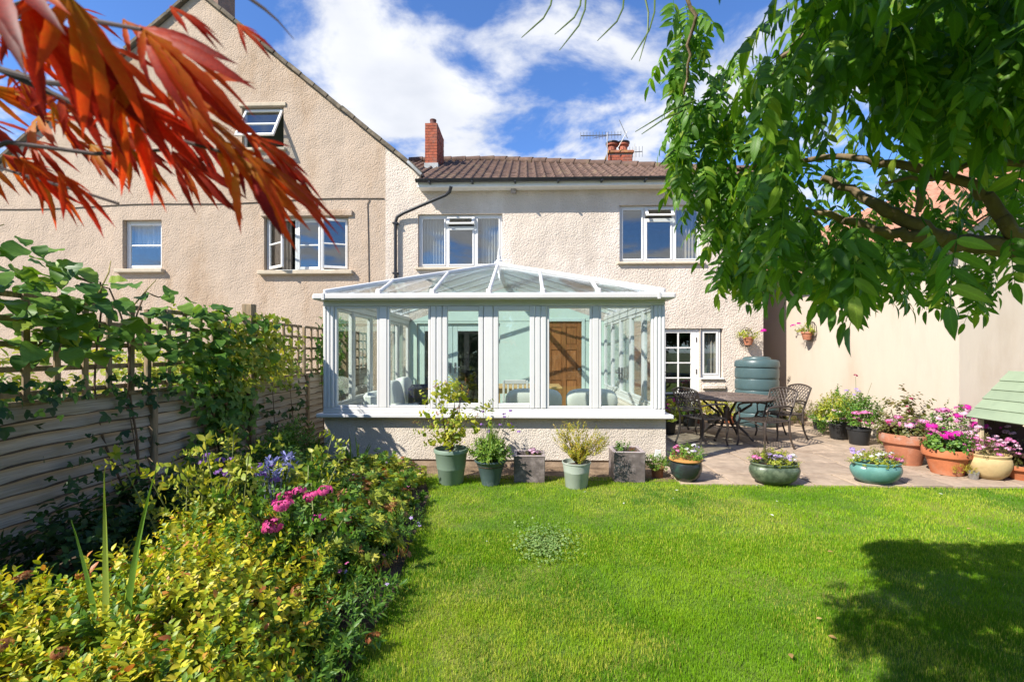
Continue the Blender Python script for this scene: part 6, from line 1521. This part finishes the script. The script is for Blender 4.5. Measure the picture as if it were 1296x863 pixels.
for px, py, Y, s_ in ((852, 10, 1.65, .2), (866, 30, 1.7, .2), (858, 70, 1.65, .2), (872, 100, 1.7, .2), (862, 130, 1.7, .19), (850, 160, 1.7, .17), (876, 165, 1.7, .2), (890, 215, 1.7, .2), (912, 255, 1.75, .2), (922, 300, 1.8, .19), (955, 270, 1.5, .22), (985, 250, 1.3, .27), (1010, 290, 1.3, .22), (1045, 320, 1.3, .22), (1085, 330, 1.15, .27), (1120, 330, 1.2, .27), (1165, 320, 1.2, .24), (1215, 330, 1.05, .24), (1280, 320, 1.3, .2), (935, 340, 1.9, .17), (918, 330, 1.9, .17), (1030, 330, 1.3, .24)):
    add_leaf(at(px, min(py - 10, under(px) - .85 * s_ * 576 / Y), Y), s_ * .88, 1.3)
def proj(p):
    x = p[0] * _ca + p[1] * _sa; y = -p[0] * _sa + p[1] * _ca
    return (648 + FPX * x / y, 445 - FPX * (p[2] - CAMZ) / y) if y > .05 else (9999, -9999)
for _ in range(150):                            # the dense corner high on the right
    p = at(random.uniform(1060, 1340), random.uniform(-120, 150), random.uniform(1.3, 2.0))
    if p.y + .69 * p.z < 3.75: add_leaf(p, random.uniform(.17, .25), random.uniform(.4, 1.2))
tries = 0; nover = 0
while nover < 1150 and tries < 40000:            # overhead, above the picture: it throws the shade on the lawn
    tries += 1; sy = random.uniform(1.5, 3.25); sx = random.uniform(1.5, 4.9); z = random.uniform(2.3, 3.5)
    if sx < np.interp(sy, [1.5, 2.07, 2.47, 3.05, 3.3], [1.68, 1.66, 1.78, 1.96, 2.4]): continue
    if sy > 3.0 and sx < 2.5: continue
    p = (sx - .883 * z, sy - .69 * z, z); q = proj(p)
    if q[0] < 1000 and q[1] > -330: continue
    if p[1] < .2 and p[0] < .1 and z < 2.5: continue
    nover += 1; add_leaf(p, random.uniform(.22, .32), random.uniform(.3, 1))
def leaf_frame(hang):
    a = random.uniform(0, 6.283); D = np.array([[math.cos(a) * .8 - .15, math.sin(a) * .8 - .1, -hang]]); N_ = np.array([[random.gauss(0, .35) + math.cos(a) * .6, random.gauss(0, .35) + math.sin(a) * .6, 1.0]])
    return frames(D, N_)[0]
rest = {i: [[], []] for i in range(5)}
for k, (p, s_, hang) in enumerate(leaves):
    M = leaf_frame(hang); i = random.randrange(5)
    if k < 270 or 740 <= k < 762:
        o = bpy.data.objects.new('compound_leaf', WMESH[i]); link(o, tree); o.location = p; o.rotation_euler = Matrix(M.tolist()).to_euler(); o.scale = (s_,) * 3
    else: rest[i][0].append(tuple(p)); rest[i][1].append(M * s_)
allV = []
for i in range(5):
    P = np.array(rest[i][0]); M = np.array(rest[i][1])
    if len(P) == 0: continue
    S = np.linalg.norm(M[:, :, 1], axis=1); put('foliage', placed(WT[i], P, M[:, :, 1], M[:, :, 2], S), L_WIST, tree)
tw = MB()
for px, py, dx, dy in ((700, -10, -40, 58), (742, -8, -34, 72), (736, -8, -34, 52), (790, -6, -34, 58), (815, -8, -6, 86), (829, -8, -30, 84), (880, 127, -76, 40), (864, 140, -52, 30), (852, 190, -18, 20)):
    a, b_ = at(px, py, 1.5), at(px + dx, py + dy, 1.5); mid = a.lerp(b_, .5) + Vector((.02, 0, -.012 if dy > 50 else .02)); tw.tube([a, a.lerp(mid, .5) + Vector((.008, 0, 0)), mid, mid.lerp(b_, .5), b_], [.0035, .003, .0028, .0024, .0012], 5)
for px, py in ((700, -10), (742, -8), (790, -6), (822, -8)): tw.tube([at(px, py, 1.5), at(px + 60, py - 60, 1.45), at(px + 160, py - 60, 1.45)], [.004, .005, .006], 5)
tw.build('whippy_shoots', mat('wisteria_shoot', (.10, .16, .04), .6), tree, kind='stuff')

# ================================================================== red maple, close by
L_MAPLE = leafmat('maple_leaf', [(0, (.40, .26, .02)), (.22, (.46, .17, .015)), (.45, (.50, .07, .014)), (.68, (.37, .026, .014)), (.86, (.17, .016, .014)), (1, (.08, .012, .014))], trans=.5, rough=.5, spec=.2, tcol=(1.8, 1.3, .8), along=.45, veins=.07)
def maple_t():
    ts = []
    for a, l in zip((-62, -38, -18, 0, 18, 38, 62), (.45, .75, .94, 1, .94, .75, .45)):
        st = [(0, .015), (.12, .022), (.25, .045)] ; n = 9
        for k in range(n): f = .3 + .68 * k / n; w = .054 * max(0, math.sin(min(1, f ** 1.25 + .02) * math.pi)) ** 1.25 * (1.0 if k % 2 else .84) + .004; st.append((f, w))
        st.append((1.0, 0)); t = leaf_t(st, fold=.3, curl=.15 + .25 * RNG.random()); V = t.V * l; a2 = R(a * .62 + RNG.normal() * 7); c, s_ = math.cos(a2), math.sin(a2)
        V = np.stack([V[:, 0] * c + V[:, 1] * s_, -V[:, 0] * s_ + V[:, 1] * c, V[:, 2] - .06 * abs(a) / 62 * RNG.random()], 1); ts.append(Tm(V, t.F, t.A, np.full(len(t.F), RNG.random() * .25)))
    return merge(ts)
MM = [as_mesh('maple_leaf', maple_t(), L_MAPLE) for _ in range(5)]
maple = thing('red_maple', 'red and orange maple branch with finely pointed leaves overhanging the flower bed', 'tree', (-1.5, .35, 0), world=True)
MBK = mat('maple_bark', (.055, .035, .032), .8, var=.3, vscale=10)
MB().tube([(-1.5, .35, -.02), (-1.48, .36, 1.0), (-1.35, .38, 1.75), (-1.0, .42, 1.98)], [.05, .04, .03, .015], 10).build('trunk', MBK, maple, smooth=True)
def twig(pts, r0=.004, r1=.0015): MB().tube([at(*p) for p in pts], [r0 + (r1 - r0) * i / (len(pts) - 1) for i in range(len(pts))], 6).build('twig', MBK, maple, smooth=True)
e = at(-60, 60, .42)
MB().tube([(-1.0, .42, 1.98), tuple(e)], [.015, .007], 8).build('branch', MBK, maple)
twig([(-60, 60, .42), (0, 88, .42), (90, 130, .42), (180, 165, .42), (290, 195, .42)]); twig([(-60, 60, .42), (-10, 20, .40), (80, 20, .38), (180, 38, .36)]); twig([(-60, 60, .42), (-40, 200, .5), (30, 222, .5), (110, 245, .5), (150, 258, .5)], .002)
twig([(-10, 20, .40), (150, -40, .38), (290, -20, .38), (335, 12, .38), (352, 27, .38), (372, 50, .38)], .003, .0003); twig([(0, 88, .42), (60, 105, .4), (140, 112, .38), (150, 110, .38)], .003); twig([(-40, 200, .5), (10, 180, .48), (120, 195, .46), (210, 190, .46)], .003)
random.seed(5)
def mleaf(px, py, Y, ang, L, tilt=0.0, flip=0.0):
    """ang: direction of the tip in the picture plane, degrees below the horizontal to the right"""
    a = R(ang); D = np.array([[math.cos(a), random.gauss(.05, .35), -math.sin(a)]]); N_ = np.array([[random.gauss(.3, .6), -.8 + flip, random.gauss(.7, .6) + tilt]])
    o = bpy.data.objects.new('maple_leaf', random.choice(MM)); link(o, maple); o.location = at(px, py, Y); o.rotation_euler = Matrix(frames(D, N_)[0].tolist()).to_euler(); o.scale = (L, L, L)
for px, py, Y, ang, L in ((182, 38, .36, 30, .125), (176, 34, .37, 44, .12), (150, 108, .37, 72, .10), (148, 110, .38, 48, .10), (118, 48, .37, 52, .12), (84, -10, .34, 58, .13), (308, 192, .40, 34, .12), (300, 196, .42, 54, .105), (272, 176, .42, 40, .105), (240, 136, .41, 34, .115), (206, 92, .40, 38, .11), (330, 180, .42, 32, .09), (30, 0, .34, 60, .13), (0, -40, .34, 48, .13), (300, 30, .42, 38, .045), (215, 8, .38, 22, .055), (318, 170, .43, 38, .085)):
    mleaf(px, py, Y, ang + random.uniform(-5, 5), L * .92)
for k in range(38):                              # the spray along the twigs
    u = random.random(); tw_ = random.choice(([(0, 88), (90, 130), (180, 165), (280, 192)], [(-40, 196), (0, 204), (40, 214), (80, 224)], [(-30, 30), (60, 20), (120, 30), (170, 36)], [(-40, 150), (30, 160), (120, 190), (200, 186)], [(-40, 110), (20, 120), (90, 150), (160, 176)]))
    i = min(2, int(u * 3)); v = u * 3 - i; bx = tw_[i][0] + (tw_[i + 1][0] - tw_[i][0]) * v; by = tw_[i][1] + (tw_[i + 1][1] - tw_[i][1]) * v
    mleaf(bx + random.gauss(0, 10), by + random.gauss(0, 10), random.uniform(.42, .60), random.uniform(22, 52), random.uniform(.055, .085))

# ================================================================== lawn
L_GRASS = leafmat('grass', [(0, (.075, .19, .006)), (.45, (.16, .32, .010)), (.8, (.30, .42, .018)), (1, (.50, .47, .09))], trans=.25, rough=.5, tcol=(1.3, 1.3, .6), spec=.2)
def in_lawn(x, y):
    br = np.interp(y, [p[1] for p in BEDX], [p[0] for p in BEDX]); br = np.where(y > 5.5, -1.5, br)
    tp = np.interp(x, [p[0] for p in LAWN_TOP], [p[1] for p in LAWN_TOP]); return (x > br - .02) & (y < tp + .03)
def vnoise(x, y, s, seed):
    q = np.random.default_rng(seed); g = q.random((64, 64)); fx, fy = (x * s) % 63, (y * s) % 63; ix, iy = fx.astype(int), fy.astype(int); u, v = fx - ix, fy - iy; u = u * u * (3 - 2 * u); v = v * v * (3 - 2 * v)
    return (g[ix, iy] * (1 - u) + g[ix + 1, iy] * u) * (1 - v) + (g[ix, iy + 1] * (1 - u) + g[ix + 1, iy + 1] * u) * v
GB = leaf_t([(0, .05), (.55, .042), (1, 0)], fold=.0, curl=.35); GB = Tm(GB.V[[0, 2, 3, 5, 6]], [(0, 1, 3, 2), (2, 3, 4)], GB.A[[0, 2, 3, 5, 6]])
def grass(n, ya, yb):
    y = RNG.uniform(ya, yb, n); x = RNG.uniform(-1.6, 1, n) * 0 + RNG.uniform(-1.6, 1.25 * yb + 1.4, n); k = in_lawn(x, y) & (x < 1.22 * y + 1.5) & (RNG.random(n) < np.clip(np.minimum(y - ya, yb - y) / .3 + .15 + (yb > 5), 0, 1)); x, y = x[k], y[k]; n = len(x)
    tuft = vnoise(x + 5, y + 5, 7, 1); dry = vnoise(x + 9, y + 3, 1.3, 2) * .75 + vnoise(x, y + 7, 4.5, 3) * .4
    a = RNG.random(n) * 6.283; tl = RNG.uniform(.25, 1.1, n); D = np.stack([np.cos(a) * tl, np.sin(a) * tl, np.ones(n)], 1); Nn = np.stack([np.cos(a), np.sin(a), np.full(n, .2)], 1)
    S = .012 + .011 * tuft + .009 * RNG.random(n); r_ = np.clip(.27 + .70 * (dry - .3) / .4 * .8 + RNG.normal(0, .16, n), 0.01, .985)
    return placed(GB, np.stack([x, y, np.zeros(n)], 1), D, Nn, S * 1.0, r_), n
lawn_o = bpy.data.objects['lawn']
for n, ya, yb, w in ((60000, 1.2, 1.85, 1.1), (215000, 1.7, 2.75, 1), (225000, 2.4, 3.8, 1.15), (250000, 3.2, 5.6, 1.3)):
    V0 = GB.V.copy(); GB.V[:, 0] *= w; t, k = grass(n, ya, yb); GB.V = V0
    o = put('grass', t, L_GRASS, lawn_o)
# clover patch, fallen petals and a dropped leaf or two
g = gr(688, 690); n = 900
t_ = placed(merge([Tm(ROUND.V * .9 @ np.array([[math.cos(a), math.sin(a), 0], [-math.sin(a), math.cos(a), 0], [0, 0, 1]]), ROUND.F, ROUND.A) for a in (0, 2.1, 4.2)]), np.stack([g.x + RNG.normal(0, .11, n), g.y + RNG.normal(0, .16, n), RNG.uniform(.025, .045, n)], 1), RNG.normal(size=(n, 3)) * (1, 1, .2), RNG.normal(size=(n, 3)) * .4 + (0, 0, 1), RNG.uniform(.008, .014, n))
o = put('clover', t_, leafmat('clover_leaf', [(0, (.10, .2, .04)), (1, (.24, .33, .10))], trans=.2), None); tag(o, 'patch of pale clover leaves in the lawn', 'clover')
dm = as_mesh('fallen_petal', Tm(OVATE.V * .03, OVATE.F, OVATE.A), F_WHITE)
for px, py, in ((664, 687), (853, 634), (958, 618), (982, 638), (1000, 642), (1188, 628), (742, 626), (790, 640), (617, 690), (855, 624), (975, 655)):
    g = gr(px, py); o = inst('fallen_petal', dm, None, (g.x, g.y, .032), (.2, .1, random.random() * 6), random.uniform(.6, 1.3)); tag(o, 'small white fallen petal lying on the grass', 'petal', 'white petals strewn on the lawn')
lm_ = as_mesh('fallen_leaf', Tm(OVATE.V * .05, OVATE.F, OVATE.A), leafmat('dry_leaf', [(0, (.30, .18, .06)), (1, (.42, .28, .10))], trans=.1))
for px, py in ((1047, 703), (1224, 674), (1000, 835), (1048, 812), (1033, 790)):
    g = gr(px, py); o = inst('fallen_leaf', lm_, None, (g.x, g.y, .034), (.3, .2, random.random() * 6), random.uniform(.6, 1.0)); tag(o, 'small dry yellow leaf lying on the grass', 'leaf', 'dry leaves strewn on the lawn')

# ================================================================== trees behind the photographer (seen mirrored in the panes)
def far_tree(label, x, y, h, r_, n=1500):
    t = thing('garden_tree', label, 'tree', (x, y, -.05), 0, 'trees at the end of the garden')
    MB().tube([(0, 0, 0), (.1, 0, h * .3), (0, .1, h * .7)], [.22, .17, .06], 8).build('trunk', BARK, t, smooth=True)
    P, D = mound(n, (0, 0, h * .42), (r_, r_, h * .58), fill=.4, up=.2)
    put('crown', placed(SPR['ovate'], P, D, RNG.normal(size=(n, 3)), RNG.uniform(.7, 1.2, n)), L_DARK, t)
for k, (x, y, h, r_, lab) in enumerate(((-4.5, -13, 5.2, 2.6, 'dark garden tree behind the lawn, nearest the fence side'), (2.2, -14, 4.6, 2.6, 'dark rounded garden tree facing the conservatory across the lawn'), (7.5, -12, 7.0, 3.0, 'tall dark garden tree facing the outbuilding across the lawn'), (13, -11, 6.5, 3.2, 'wide dark garden tree beyond the wisteria'), (-10, -15, 5.5, 3.0, 'dark tree in the next garden across the fence'))): far_tree(lab, x, y, h, r_)
for k in range(7):
    t = border_shrub('hedge_shrub', 'dark hedge shrub closing the end of the garden', (-6.5 + k * 2.4, -9.5 - .3 * (k % 2)), (1.4, .8, 1.9), L_DARK, 'ovate', 260, .4); t['group'] = 'hedge at the end of the garden'
